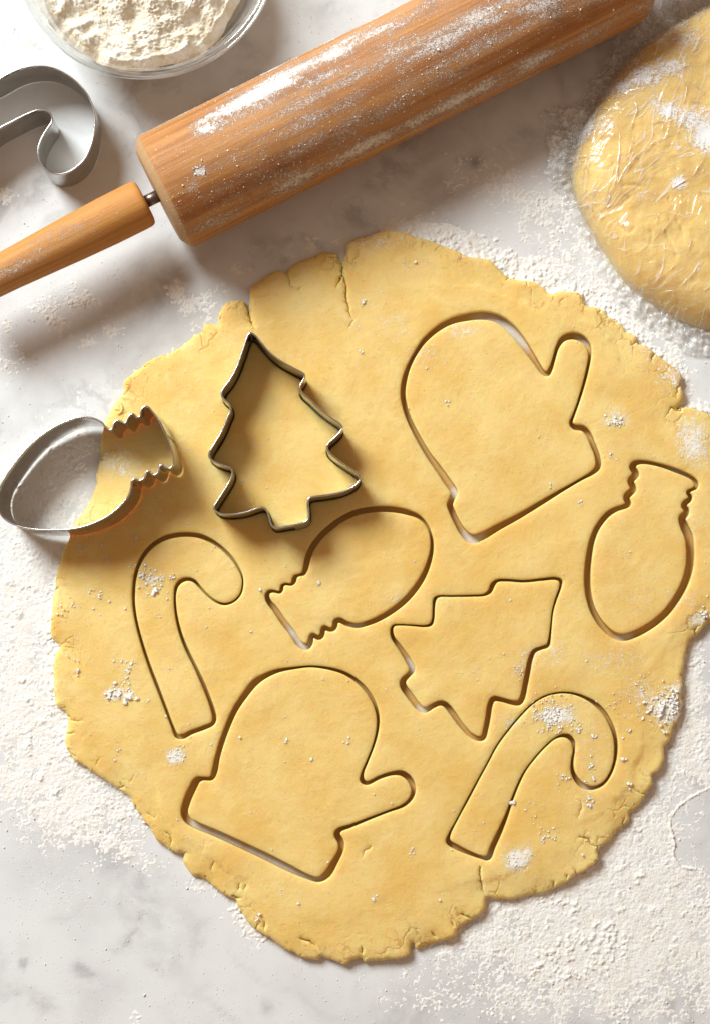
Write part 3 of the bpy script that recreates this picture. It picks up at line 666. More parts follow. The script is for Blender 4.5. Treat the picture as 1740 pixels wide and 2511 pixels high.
def build_cutter(name, label, rim_px, height, seam_px, **kw):
    R, B, nrm = bake_cutter(rim_px, height, **kw)
    c = B.mean(0)
    root = thing(name, label, 'cookie cutter', (c[0], c[1], B[:, 2].min()))
    bpy.context.view_layer.update()
    n = len(R); nv = normals(R)
    n3 = np.c_[nv, np.zeros(n)]; N = np.array(tuple(nrm))
    ws = 0.22*fbm(np.arange(n)*0.7, np.zeros(n), 14, 2, 21)
    # band: outer and inner skins over several heights
    hs = np.array([0.0, 0.02, 0.3, 0.6, 0.9, 0.985])
    V = []; rows = []
    prof = [(h, 0.25) for h in hs]+[(h, -0.25) for h in hs[::-1]]
    for (h, o) in prof:
        V.append(B+(R-B)*h+n3*(o+ws*math.sin(h*3.1))[:, None])
    V = np.vstack(V); m = len(prof); F = []
    for i in range(m):
        j = (i+1) % m
        a = np.arange(n); b = (a+1) % n
        F.append(np.stack([i*n+a, i*n+b, j*n+b, j*n+a], 1))
    make_mesh('band', V, np.vstack(F), M_TIN, root)
    # rolled rim
    V = []; m = 10
    for q in range(m):
        a = 2*math.pi*q/m
        V.append(R+n3*(0.50*math.cos(a)+0.03)+N*(0.48*math.sin(a)-0.30))
    V = np.vstack(V); F = []
    for i in range(m):
        j = (i+1) % m; a = np.arange(n); b = (a+1) % n
        F.append(np.stack([i*n+a, i*n+b, j*n+b, j*n+a], 1))
    make_mesh('rolled_rim', V, np.vstack(F), M_RIM, root)
    # the overlapping seam
    sx, sy = unp(seam_px[0], seam_px[1], R[:, 2].mean())
    i0 = int(np.argmin((R[:, 0]-sx)**2+(R[:, 1]-sy)**2))
    idx = [(i0+q) % n for q in range(-1, 12)]
    V = []; F = []
    for i in idx:
        for (h, o) in ((0.01, 0.20), (0.01, 0.80), (1.012, 0.80), (1.012, 0.20)):
            V.append(B[i]+(R[i]-B[i])*h+n3[i]*o)
    for q in range(len(idx)-1):
        for e in range(4):
            F.append((q*4+e, q*4+(e+1) % 4, q*4+4+(e+1) % 4, q*4+4+e))
    F += [(3, 2, 1, 0), tuple((len(idx)-1)*4+e for e in range(4))]
    make_mesh('seam', V, F, M_TIN, root, shade=False)
    return root, R, B

tree_root, tR, tB = build_cutter('tree_cutter', 'tinned steel fir tree cookie cutter pressed into the rolled dough', TREE_RIM, 27.0, (725, 1287), base_z=0.3)
bulb_root, bR, bB = build_cutter('bulb_cutter', 'tinned steel light bulb cookie cutter hanging over the dough edge onto the floury marble', BULB_RIM, 27.0, (405, 1065),
    base_z=0.8, tilt=math.radians(4.5), tilt_dir=(0.94, -0.34), low_px=(25, 1180))
cane_root, cR, cB = build_cutter('candy_cane_cutter', 'tinned steel candy cane cookie cutter lying on bare marble beside the glass bowl', CANE_RIM, 25.0, (-150, 480), base_z=0.4)

tree_in = ccw(offset_loop(tB[:, :2], -0.75)); tree_hole = ccw(offset_loop(tB[:, :2], 0.75))
HOLES['tree_cut'] = tree_hole; PIECES['tree_cut'] = tree_in

# ------------------------------------------------------------------ rolled dough and the pieces cut from it
oc = ccw(resample(spline(unp_arr(OUT, 2.5), 0.6), 0.6))
on = normals(oc)
rag = 0.55*fbm(oc[:, 0], oc[:, 1], 8, 3, 14)+0.32*fbm(oc[:, 0], oc[:, 1], 2.4, 2, 19)*np.clip(fbm(oc[:, 0], oc[:, 1], 40, 2, 23)+0.6, 0.1, 1.4)
oc = oc+on*rag[:, None]
oc = resample(oc, 0.6)
# short cracks all round the rim
extra = []
kk = 0
while kk < len(oc):
    p = oc[kk]; n_ = normals(oc)[kk] if False else None
    kk += int(RNG.integers(6, 26))
nn_all = normals(smooth(oc, 6))
kk = 3
kholes = kd_of(np.vstack(list(HOLES.values())))
while kk < len(oc):
    p = oc[kk]-nn_all[kk]*0.2; d = -nn_all[kk]; L = float(np.clip(RNG.lognormal(0.75, 0.65), 0.8, 9)); a = RNG.uniform(-0.9, 0.9)
    pts = [p]
    for q in range(3):
        dd = np.array([d[0]*math.cos(a)-d[1]*math.sin(a), d[0]*math.sin(a)+d[1]*math.cos(a)])
        pts.append(pts[-1]+dd*L/3); a += RNG.uniform(-0.6, 0.6)
    if kholes.find((pts[-1][0], pts[-1][1], 0))[2] > 3: extra.append((np.array(pts), RNG.uniform(0.4, 1.0)*min(1+L*0.25, 2.2), RNG.uniform(0.3, 0.7)))
    kk += int(np.clip(RNG.lognormal(3.3, 0.7), 8, 110))
def to_px(p, z):
    v = Vector((p[0], p[1], z))-CAM; q = v/(v.dot(_f)); k = PXMM/DIST
    return 870+q.dot(_r)/k, 1255.5-q.dot(_u)/k
ALLCR = CRACKS+[([to_px(p, T) for p in pl], dp, hw) for (pl, dp, hw) in extra]
sheet = dough_slab('dough_sheet', oc, [h for h in HOLES.values()], M_DOUGH, 3.6, 2.3, 1.7, ALLCR)
tag(sheet, 'large rolled-out sheet of pale yellow cookie dough with ragged cracked edge', 'dough')
BARE = [(1215,790,46),(1262,832,34),(1238,808,36),(1425,835,16),(1118,1210,16),(1158,1322,26),(1655,1160,26),(1530,1565,18),(1210,1840,0),(730,1545,22),(745,1575,20),(1012,1632,18),(1040,1742,16),(875,1534,14),(1445,1933,16),(1192,2106,16),
    (500,2020,26),(560,2050,40),(640,2085,40),(700,2115,40),(760,2145,26),(690,1570,14)]
def groove_floor(key):
    """thin smear of dough left on the marble where the cutter went through, torn away in places"""
    C, w = CENTRES[key]; n = len(C); nv = normals(C)
    g_ = np.full(n, 1.0)
    for (x, y, r_) in BARE:
        cx, cy = unp(x, y, 0); g_ = np.minimum(g_, np.hypot(C[:, 0]-cx, C[:, 1]-cy)/max(r_*PXMM*1.2, 0.01)-0.45)
    g_ = sstep(0, 1, np.clip(g_, 0, 1))
    V = []; F = []; m = 7; B_ = []
    for i in range(n):
        for q in range(m):
            u = q/(m-1)*2-1
            edge = abs(u)
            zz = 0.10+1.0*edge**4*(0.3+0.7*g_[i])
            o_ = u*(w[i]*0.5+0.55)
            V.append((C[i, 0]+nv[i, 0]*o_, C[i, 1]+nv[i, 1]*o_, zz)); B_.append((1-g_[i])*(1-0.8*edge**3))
    for i in range(n):
        j = (i+1) % n
        for q in range(m-1): F.append((i*m+q, i*m+q+1, j*m+q+1, j*m+q))
    o = make_mesh('groove_floor', V, [f[::-1] for f in F], M_SHADED_SMEAR, sheet, attrs={'flour': np.zeros(len(V)), 'bare': B_})
    return o
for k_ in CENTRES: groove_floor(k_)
INFO = {'mitten_a': ('mitten_cookie', 'mitten shape cut in dough with its thumb toward the wrapped dough ball'),
        'mitten_b': ('mitten_cookie', 'mitten shape cut in dough between the two candy cane shapes'),
        'bulb_a': ('bulb_cookie', 'light bulb shape cut in dough, standing upright beside the mitten cuff, wide groove'),
        'bulb_b': ('bulb_cookie', 'light bulb shape cut in dough, lying tilted beside the trunk of the tree cutter'),
        'cane_a': ('candy_cane_cookie', 'candy cane shape cut in dough beside the bulb cutter, speckled with flour'),
        'cane_b': ('candy_cane_cookie', 'candy cane shape cut in dough with a big flour patch on its crook'),
        'tree_a': ('tree_cookie', 'fir tree shape cut in dough, uncovered, its trunk toward the mitten top'),
        'tree_cut': ('tree_cookie', 'fir tree shaped piece of dough still inside the metal cutter')}
INFO['tree_a'] = ('tree_cookie', 'fir tree shape cut in dough with no cutter around it')
for k_, L in PIECES.items():
    o = dough_slab(INFO[k_][0], L, [], M_DOUGH, 2.3, 2.3, 1.7, outer_is_cut=True)
    tag(o, INFO[k_][1], 'cookie')

# ------------------------------------------------------------------ rolling pin
AX0 = Vector((*unp(388, 480, 33.0), 33.0)); AX1 = Vector((*unp(1490, -72, 33.0), 33.0))
AXD = (AX1-AX0).normalized()
RB = 32.3
BL = 284.0
pin = thing('rolling_pin', 'wooden rolling pin with floury barrel lying across the marble', 'rolling pin', (AX0+AXD*BL/2-Vector((0, 0, 33.0)))[:])
bpy.context.view_layer.update()
def turned(name, prof, mat, parent, blobs, n=160, cap=True, ends=(), ax_o=None):
    ax_o = ax_o or AX0
    V, F, SA = lathe(prof, n, ax_o, AXD)
    # which angle looks up: angle is measured from e1 (horizontal) towards e2
    rads = np.hypot(*np.stack([np.linalg.norm((V-np.array(tuple(ax_o)))-np.outer((V-np.array(tuple(ax_o)))@np.array(tuple(AXD)), np.array(tuple(AXD))), axis=1), np.zeros(len(V))]))
    fl = np.zeros(len(V))
    for (x, y, rx, ry, am) in blobs:      # given on the photo, laid on the upper side
        pass
    al = SA[:, 0]; ar = SA[:, 1]*RB
    e = np.zeros(len(V))
    for (s0, s1) in ends: e = np.maximum(e, ((al >= s0) & (al <= s1)).astype(float))
    o = make_mesh(name, V, F, mat, parent, attrs={'along': al, 'around': RB*np.cos(SA[:, 1])*1.3, 'depth': RB*np.sin(SA[:, 1])*1.3, 'flour': pin_dust(V, al, SA[:, 1], blobs), 'endgrain': e})
    return o
def pin_dust(V, s, ang, blobs):
    """blobs: (along mm, across mm on the seen face from -R (upper edge) to R (lower edge), r along, r across, amount)"""
    d = Vector(AXD); e1 = d.cross(Vector((0, 0, 1))).normalized()
    across = (V-np.array(tuple(AX0)))@np.array(tuple(e1))
    up = V[:, 2]
    f = np.zeros(len(V))
    for (cs, ca, rs, ra, am) in blobs:
        w_ = ca+(s-cs)*0
        f = np.maximum(f, am*np.exp(-0.5*(((s-cs)/rs)**2+((across-w_)/ra)**2)))
    f = f*(0.75+0.5*np.clip(noise(s*0.25, across, 5, 61)+0.5, 0, 1))
    return np.where(up < 18, np.maximum(f*0.4, 0.12), f)
BAR_DUST = [(50,-16,15,4.6,0.92),(75,-17,22,5.6,0.95),(105,-18.5,24,5.0,0.88),(132,-20,22,4.0,0.74),(38,-12,7,3.5,0.86),(44,-14,5,2.5,1.0),(160,-17,40,5,0.50),(85,-8,60,4,0.55),(110,0,60,4,0.50),(150,-3,50,5,0.50),(185,2,50,7,0.64),(235,2,40,11,0.74),(262,-6,26,13,0.78),(255,14,30,7,0.56),(200,14,80,6,0.44),
    (110,20,90,6,0.44),(150,29.5,150,2.2,0.66),(60,27,60,4,0.42),(24,7,3,2.4,0.9),(45,4,30,10,0.30),(140,-30.5,150,2.0,0.75),(30,-10,22,8,0.22),(90,9,70,6,0.42),(16,13,5,3,0.5),(70,24,50,3,0.42),(140,6,120,14,0.34),(140,-22,120,4,0.35)]
prof = [(6.5, 0.01), (6.5, 22)]+[(0.0+1.2, 28.8), (0.6, 29.8), (0.0+1.6, 30.9), (4.5, RB-0.3), (6.5, RB)]+[(s, RB) for s in np.linspace(9, BL-14, 190)]+[(BL-8, RB-0.6), (BL-3.5, RB-2.4), (BL-1, RB-5), (BL, RB-8), (BL, 0.01)]
# end: a flat face with a broad chamfer
prof = [(0.0, 0.01), (0.0, 25.6), (0.35, 26.5), (3.6, RB-1.0), (4.6, RB-0.3), (6.0, RB)]+[(s, RB) for s in np.linspace(7, BL-14, 190)]+[(BL-8, RB-0.6), (BL-3.5, RB-2.4), (BL-1, RB-5), (BL, RB-8), (BL, 0.01)]
barrel = turned('barrel', prof, M_BARREL, pin, BAR_DUST, 200, ends=((-0.1, 3.7), (BL-0.1, BL+0.1)))
HS = [(-7.2, 0.01), (-7.2, 9.5), (-7.7, 11.6), (-8.6, 12.5), (-10, 12.9), (-14, 13.0), (-30, 12.9), (-50, 12.3), (-70, 11.4), (-88, 10.6), (-100, 10.4), (-108, 10.6), (-114, 10.2), (-118, 8.4), (-120, 5), (-120.4, 0.01)]
HS2 = []
for a_, b_ in zip(HS[:-1], HS[1:]):
    m_ = max(1, int(abs(b_[0]-a_[0])/2.0))
    HS2 += [(a_[0]+(b_[0]-a_[0])*q/m_, a_[1]+(b_[1]-a_[1])*q/m_) for q in range(m_)]
HS2.append(HS[-1])
HD = [(-60,0,22,6,0.42),(-85,2,14,5,0.45),(-40,8,10,5,0.25),(-30,-9,10,3,0.35),(-20,3,8,4,0.25)]
hz = AX0
turned('handle', HS2[::-1], M_HANDLE, pin, HD, 72)
turned('handle', [(BL-s, r) for (s, r) in HS2], M_HANDLE, pin, [], 72)
def rod(s0, s1, r):
    V, F, SA = lathe([(s0, 0.01), (s0, r), (s1, r), (s1, 0.01)], 24, AX0, AXD)
    o = make_mesh('axle', V, F, M_AXLE, pin); return o
rod(-9.5, 2.0, 3.3); rod(BL-2, BL+9.5, 3.3)

# ------------------------------------------------------------------ bits of flour as small rough lumps
def ico(sub=1):
    import bmesh
    bm = bmesh.new(); bmesh.ops.create_icosphere(bm, subdivisions=sub, radius=1.0)
    V = np.array([tuple(v_.co) for v_ in bm.verts]); F = np.array([[v_.index for v_ in f.verts] for f in bm.faces]); bm.free()
    return V, F
ICO1, ICO2 = ico(1), ico(2)
OCT = (np.array([(1,0,0),(-1,0,0),(0,1,0),(0,-1,0),(0,0,1),(0,0,-1)], float), np.array([(0,2,4),(2,1,4),(1,3,4),(3,0,4),(2,0,5),(1,2,5),(3,1,5),(0,3,5)]))
def lumps(C, R, flat=0.75, detail=False):
    """C (n,3) centres, R (n,) radii -> V, F"""
    bv, bf = OCT if detail is None else (ICO2 if detail else ICO1)
    n = len(C); nv = len(bv)
    sc_ = R[:, None, None]*RNG.uniform(0.55, 1.35, (n, 1, 3))*np.array([1, 1, flat])
    jit = RNG.uniform(0.52, 1.32, (n, nv, 1))
    an = RNG.uniform(0, 6.28, n); c, s = np.cos(an), np.sin(an)
    P = bv[None]*jit*sc_
    X = P[..., 0]*c[:, None]-P[..., 1]*s[:, None]; Y = P[..., 0]*s[:, None]+P[..., 1]*c[:, None]
    V = np.stack([X, Y, P[..., 2]], 2)+C[:, None, :]
    F = bf[None]+(np.arange(n)*nv)[:, None, None]
    return V.reshape(-1, 3), F.reshape(-1, 3)
def joined(parts):
    V = []; F = []; s = 0
    for v_, f_ in parts:
        V.append(v_); F.append(f_+s); s += len(v_)
    return np.vstack(V), np.vstack(F)

# density of flour over the countertop, from blobs given in photo px
FB = [(60,1480,90,220,0.85),(90,1800,90,160,0.9),(30,1650,70,160,0.6),(200,1960,70,60,0.85),(260,2030,60,50,0.75),(120,1930,60,60,0.6),(150,2050,60,60,0.3),(60,1360,50,60,0.4),
    (1500,2300,150,90,0.75),(1400,2360,90,40,1.0),(1490,2310,40,40,1.05),(1300,2250,110,70,0.8),(1620,2150,110,110,0.75),(1690,1800,60,160,0.85),(1660,1650,50,110,0.8),(1330,2180,160,60,0.7),
    (1640,2400,120,90,0.55),(1250,2420,140,60,0.5),(1450,2460,200,50,0.42),(1120,2300,80,80,0.45),(1560,2020,90,70,0.75),(1480,2130,100,60,0.7),(1700,2280,70,90,0.55),
    (990,560,40,22,0.9),(1060,575,50,24,1.0),(1130,600,60,24,1.0),(1200,640,70,24,1.0),(1290,680,60,28,1.0),(1370,720,60,26,1.0),(1440,760,60,26,0.9),(1520,810,50,26,0.85),(1600,880,50,30,0.85),(1660,930,36,40,0.85),
    (1350,500,40,60,0.6),(1300,560,40,50,0.55),(1430,560,50,60,0.55),(1400,640,70,50,0.5),(1520,700,80,50,0.5),(1600,760,70,50,0.5),(1650,830,60,50,0.45),(1180,430,70,60,0.35),(1250,470,70,50,0.40),(1060,430,90,50,0.2),
    (190,735,36,14,0.75),(140,795,26,14,0.8),(270,810,26,14,0.75),(210,838,18,12,0.7),(110,760,60,24,0.5),(25,880,34,36,0.65),(20,790,30,24,0.5),(160,690,30,12,0.45),(240,745,16,12,0.6),(330,960,60,50,0.35),(200,960,60,50,0.25),
    (435,705,16,24,0.8),(460,745,26,16,0.5),(560,700,30,20,0.45),(590,660,26,18,0.6),(505,745,40,24,0.6),(480,790,40,30,0.55),(640,640,36,12,0.4),(710,620,24,10,0.4),(760,600,14,18,0.7),(828,590,10,12,0.6),
    (10,480,26,18,0.7),(50,440,50,40,0.25),(620,90,60,60,0.3),(760,40,80,40,0.35),(600,190,30,20,0.25),(430,1640,0.1,0.1,0.0),
    (590,2230,26,30,0.8),(640,2290,30,24,0.7),(520,2180,36,26,0.6),(330,2090,40,30,0.6),(380,2130,40,26,0.45),(460,2160,30,24,0.4),(700,2330,60,30,0.3),(560,2150,40,20,0.4),
    (120,1130,50,60,0.85),(90,1200,50,40,0.85),(160,1200,40,50,0.85),(195,1090,30,70,0.85),(60,1180,30,40,0.7),(700,2480,60,20,0.3),(340,2500,20,8,0.6),(950,2400,90,50,0.25),(1000,2460,80,30,0.35)]
def ring_weight(px, py):
    w = np.full(px.shape, 0.45)
    w = np.where((px < 520) & (py > 1330) & (py < 2010), 1.0, w)
    w = np.where((px > 930) & (py < 1010), 1.1, w)
    w = np.where((px > 1000) & (py > 1900), 0.75, w)
    w = np.where((px < 620) & (py < 1330), 0.40, w)
    w = np.where((px > 620) & (px < 930) & (py < 800), 0.15, w)
    return w
koc = kd_of(oc)
def table_density(X, Y, dsg):
    """X, Y in mm; dsg = signed distance to the dough edge (positive outside)"""
    d = np.full(X.shape, 0.0)
    for (x, y, rx, ry, a) in FB:
        cx, cy = unp(x, y, 0)
        d = 1-(1-d)*(1-np.clip(0.9*a*np.exp(-0.5*(((X-cx)/(rx*PXMM))**2+((Y-cy)/(ry*PXMM))**2)), 0, 0.97))
    px = 870+X/PXMM; py = 1255.5-Y/PXMM
    ring = ring_weight(px, py)*np.exp(-np.clip(dsg, 0, None)/4.5)
    d = np.maximum(d, ring)
    return d
cell = 0.45
gx = np.arange(-205, 205, cell); gy = np.arange(-300, 290, cell)
GX, GY = np.meshgrid(gx, gy)
cgx = np.arange(-207, 208, 3.0); cgy = np.arange(-302, 293, 3.0)
CX, CY = np.meshgrid(cgx, cgy); cp_ = np.stack([CX.ravel(), CY.ravel()], 1)
sd = dist_to(koc, cp_)*np.where(inside(cp_, [oc]), -1, 1)
SD = sd.reshape(CX.shape)
def bil(X, Y):
    fx = np.clip((X-cgx[0])/3.0, 0, len(cgx)-1.001); fy = np.clip((Y-cgy[0])/3.0, 0, len(cgy)-1.001)
    ix = fx.astype(int); iy = fy.astype(int); u = fx-ix; v_ = fy-iy
    return (SD[iy, ix]*(1-u)+SD[iy, ix+1]*u)*(1-v_)+(SD[iy+1, ix]*(1-u)+SD[iy+1, ix+1]*u)*v_
DS = bil(GX, GY)
DEN = table_density(GX, GY, DS)
# the trail of a finger through the flour, and the arc a cutter left
def groove(pts, clear_side=None):
    P = spline(np.array([unp(a, b, 0) for a, b in pts]), 1.0, closed=False); return kd_of(P), P
fing = [(1745,1932),(1700,1955),(1660,1985),(1643,2020),(1650,2045),(1655,2075),(1652,2095),(1668,2120),(1700,2128)]
_, fP = groove(fing)
arc_ = [(222,1135),(210,1185),(190,1230),(160,1275)]
_, aP = groove(arc_)
def polydist(P):
    d = np.full(GX.shape, 1e9)
    x0, x1, y0, y1 = P[:, 0].min()-12, P[:, 0].max()+12, P[:, 1].min()-12, P[:, 1].max()+12
    ix = np.where((gx > x0) & (gx < x1))[0]; iy = np.where((gy > y0) & (gy < y1))[0]
    sub = np.ix_(iy, ix); S = np.full((len(iy), len(ix)), 1e9)
    for p in P: S = np.minimum(S, np.hypot(GX[sub]-p[0], GY[sub]-p[1]))
    d[sub] = S; return d
fd = polydist(fP); ad = polydist(aP)
inr = inside(np.stack([GX.ravel(), GY.ravel()], 1), [np.vstack([fP, [unp(1800, 2128, 0), unp(1800, 1932, 0)]])]).reshape(GX.shape)
DEN = np.where(inr, DEN*0.62, DEN); DEN = DEN*(1-0.8*np.exp(-(ad/1.3)**2))
big = fbm(GX, GY, 16, 3, 70)*0.5+0.5
fine = fbm(GX, GY, 2.2, 3, 75)*0.5+0.5; n3_ = noise(GX, GY, 0.95, 79)*0.5+0.5; mid = fbm(GX, GY, 6.5, 3, 72)*0.5+0.5
n2 = fine
cover = np.clip(DEN*1.05-0.46*big-0.05, 0, 1)
grain = np.clip(cover*1.45+0.95*(fine-0.5)+0.55*(n3_-0.5)+0.65*(mid-0.5)-0.26, 0, 1)*(cover > 0.02)
lump = sstep(0.62, 0.95, fbm(GX, GY, 8.5, 3, 83)*0.5+0.5)
n5 = fbm(GX, GY, 1.5, 2, 97)*0.5+0.5
H = sstep(0, 0.45, grain)*(0.13+0.26*grain*mid+0.15*n5*(0.5+0.7*fine)+0.08*n3_)+grain*lump*np.clip(DEN-0.45, 0, 1)*1.9*(0.6+0.6*n5)
H += np.where(np.isfinite(fd), 0.55*np.exp(-((fd-0.7)/0.7)**2)*(~inr)*(0.4+0.9*mid), 0)
ringh = np.exp(-np.clip(DS, 0, None)/2.6)*np.clip(DEN-0.45, 0, 1)*3.4*(0.2+1.1*fine**1.5)*sstep(0.05, 0.5, grain)
H += np.where(DS > -1, ringh, 0)
# bigger crumbs of caked flour along the upper dough edge and in the heaps
def cluster(px, py, n, spread, rmin, rmax, z0=0.0):
    cx, cy = unp(px, py, z0); a = RNG.normal(0, spread*PXMM, (n, 2))
    r = RNG.uniform(rmin, rmax, n)
    return np.c_[cx+a[:, 0], cy+a[:, 1], z0+r*0.45], r
CL = []; CRD = []
for (x, y, n, s, a, b) in [(1000,553,14,16,0.6,1.8),(1050,570,16,16,0.6,2.2),(1110,590,16,18,0.6,2.2),(1180,615,14,22,0.6,2.0),(1250,650,18,22,0.6,2.4),(1310,680,18,20,0.6,2.4),(1360,700,14,20,0.6,2.0),(1440,735,14,18,0.6,2.0),(1500,775,12,16,0.5,1.8),(1580,850,10,16,0.5,1.6),
        (195,735,14,14,0.6,1.8),(140,790,10,12,0.6,1.8),(120,765,10,14,0.5,1.4),(275,808,10,10,0.5,1.5),(210,838,8,8,0.5,1.5),(25,890,16,18,0.5,1.4),(435,708,10,10,0.6,2.0),(762,598,7,7,0.6,1.7),(712,625,4,8,0.5,1.2),(828,592,4,5,0.5,1.4),
        (1320,490,14,20,0.5,1.6),(1370,540,14,20,0.5,1.4),(1230,470,12,24,0.4,1.2),(1190,430,14,30,0.4,1.1),(1400,2350,30,30,0.6,2.2),(1490,2315,22,22,0.6,2.2),(1300,2330,16,40,0.5,1.6),(1290,2250,16,30,0.5,1.4),(1530,2480,6,12,0.6,1.6),(1200,2480,6,12,0.6,1.6),
        (1080,2470,4,8,0.6,1.8),(1120,2450,6,10,0.5,1.3),(10,480,9,10,0.7,1.9),(590,2240,14,16,0.5,1.4),(640,2290,12,12,0.5,1.3),(345,2030,10,12,0.4,1.2),(300,2000,16,24,0.4,1.3),(240,1970,20,30,0.4,1.3),(335,2500,10,8,0.5,1.4),(620,2120,5,8,0.4,1.0),(150,1840,20,30,0.4,1.1),(1640,1760,14,16,0.5,1.5),(610,2300,8,10,0.4,1.0)]:
    c, r = cluster(x, y, int(n*2.6), s*1.25, a*0.55, b*0.72); CL.append(c); CRD.append(r)
CL = np.vstack(CL); CRD = np.concatenate(CRD)
ok = bil(CL[:, 0], CL[:, 1]) > -0.3
CL, CRD = CL[ok], CRD[ok]
bw = noise(GX, GY, 1.1, 301); bw2 = fbm(GX, GY, 2.4, 2, 305)
HB = np.zeros(GX.shape)
for c_, r_ in zip(CL, CRD):
    a0, a1 = np.searchsorted(gx, (c_[0]-r_*1.7, c_[0]+r_*1.7)); b0_, b1_ = np.searchsorted(gy, (c_[1]-r_*1.7, c_[1]+r_*1.7))
    if a1 <= a0 or b1_ <= b0_: continue
    sl = np.s_[b0_:b1_, a0:a1]
    d_ = np.hypot(GX[sl]-c_[0], GY[sl]-c_[1])/r_+0.55*bw2[sl]+0.35*bw[sl]
    HB[sl] = np.maximum(HB[sl], r_*0.60*np.sqrt(np.clip(1-d_*d_, 0, 1))*(0.7+0.5*bw[sl]))
H = H+HB
H = np.where(DS < -1.0, 0, H)
Z = H-0.12
keepv = H > 0.10
q = keepv[:-1, :-1] | keepv[1:, :-1] | keepv[:-1, 1:] | keepv[1:, 1:]
iy, ix = np.where(q); W = GX.shape[1]
Fq = np.stack([iy*W+ix, iy*W+ix+1, (iy+1)*W+ix+1, (iy+1)*W+ix], 1)
used = np.unique(Fq); remap = np.full(GX.size, -1); remap[used] = np.arange(len(used))
jx = RNG.uniform(-0.2, 0.2, GX.size)*cell; jy = RNG.uniform(-0.2, 0.2, GX.size)*cell
Vt = np.stack([GX.ravel()+jx, GY.ravel()+jy, Z.ravel()], 1)[used]
fl = make_mesh('flour_dusting', Vt, remap[Fq], M_FLOUR)
tag(fl, 'loose white flour strewn over the marble around the dough', 'flour', kind='stuff')

# scattered grains on the counter
N = 330000
X = RNG.uniform(-205, 205, N); Y = RNG.uniform(-300, 290, N); ds = bil(X, Y); dn = table_density(X, Y, ds)
patch = np.clip(fbm(X, Y, 28, 3, 90)*0.6+0.45, 0.02, 1)
keep = (ds > 0.4) & (RNG.random(N) < 0.03+0.10*patch**2+0.20*dn)
X, Y, dn = X[keep], Y[keep], dn[keep]
R = np.clip(RNG.lognormal(-1.80, 0.40, len(X)), 0.09, 0.8)*(0.95-0.15*dn)
Hs = np.interp(0, [0, 1], [0, 0])
ixx = np.clip(((X-gx[0])/cell).astype(int), 0, len(gx)-1); iyy = np.clip(((Y-gy[0])/cell).astype(int), 0, len(gy)-1)
zz = np.maximum(H[iyy, ixx]-0.12, 0)+R*0.45
sel = R > 0.34
p1 = lumps(np.stack([X, Y, zz], 1)[~sel], R[~sel]*1.15, 0.8, None); p2 = lumps(np.stack([X, Y, zz], 1)[sel], R[sel], 0.8, False)
V, F = joined([p1, p2])
g = make_mesh('flour_grains', V, F, M_FLOUR, shade=True)
tag(g, 'fine grains and crumbs of flour scattered across the marble', 'flour', kind='stuff')

# flour crumbs on the dough
CD = []; RD = []
for (x, y, n, s, a, b) in [(1255,1969,1,1,1.1,1.2),(315,1712,2,6,1.2,1.8),(280,1702,10,9,0.4,1.2),(384,1450,1,2,1.2,1.4),(368,1415,10,14,0.3,0.9),(350,1412,3,4,0.6,1.0),(420,1413,2,4,0.6,1.0),(425,1452,2,8,0.5,0.8),(388,1511,2,4,0.4,0.8),(185,1487,3,6,0.5,1.1),(145,1490,5,10,0.4,1.0),
        (225,1455,2,6,0.5,0.9),(245,1458,2,4,0.5,0.9),(303,1620,5,10,0.3,0.9),(315,1635,6,8,0.3,0.9),(310,1680,4,8,0.4,0.9),(188,1650,2,4,0.5,0.9),(180,1615,3,8,0.3,0.8),(365,1460,2,5,0.4,0.7),(333,1385,2,4,0.4,0.8),(355,1720,2,8,0.3,0.7),(893,738,2,4,0.6,1.2),(890,865,1,3,0.6,0.9),(995,645,3,8,0.4,0.9),
        (700,1817,2,4,0.5,0.9),(852,1814,2,4,0.6,1.0),(780,1430,1,2,0.7,0.9),(1455,1805,1,2,0.6,0.9),(1360,1755,60,22,0.25,0.8),(1330,1750,20,14,0.25,0.7),(1420,1785,4,8,0.4,0.8),(1265,2112,16,12,0.25,0.6),(1340,2055,8,10,0.3,0.8),(1445,1967,5,8,0.4,1.1),(1530,1862,2,4,0.7,1.2),
        (1545,1925,2,4,0.6,1.0),(1540,1790,2,6,0.5,1.0),(1450,1875,3,6,0.4,0.9),(1385,1912,6,8,0.4,0.9),(1440,1920,5,8,0.4,0.9),(1640,1745,24,24,0.4,1.3),(1660,1715,20,14,0.4,1.2),(1620,1738,3,4,1.2,2.0),(1615,1715,10,18,0.3,0.8),(1580,1690,12,24,0.3,0.7),(1500,1720,6,20,0.4,0.9),
        (1725,1505,8,8,0.5,1.3),(1510,1032,12,8,0.3,0.9),(1095,982,2,4,0.5,1.0),(1350,1195,2,4,0.5,0.9),(1420,1232,2,4,0.5,0.8),(1500,1120,3,6,0.4,0.8),(1535,1360,2,6,0.4,0.8),(1330,1070,2,6,0.5,0.8),(430,1850,14,10,0.25,0.7),(285,1840,2,5,0.4,0.8),(240,1960,3,10,0.3,0.7),(330,1320,2,4,0.5,0.8),(266,1370,2,4,0.5,0.8),(200,1345,3,6,0.4,0.8),
        (1310,1980,4,10,0.3,0.7),(630,2250,2,4,0.6,1.1),(915,2205,1,2,0.6,0.9),(690,2180,2,10,0.4,0.7),(1010,2088,3,6,0.3,0.7),(1160,1650,6,14,0.25,0.6),(1275,1645,16,8,0.25,0.6),(1400,800,3,20,0.3,0.6),(540,1330,2,20,0.4,0.7)]:
    if n == 1: c, r = cluster(x, y, 1, s, a, b, T)
    CD.append(c) if n == 1 else None; RD.append(r) if n == 1 else None
    m_ = int(n*3) if n > 1 else 5
    c, r = cluster(x, y, m_, max(s*1.15, 4), a*0.55, b*0.78, T); CD.append(c); RD.append(r)
n_ = 1500
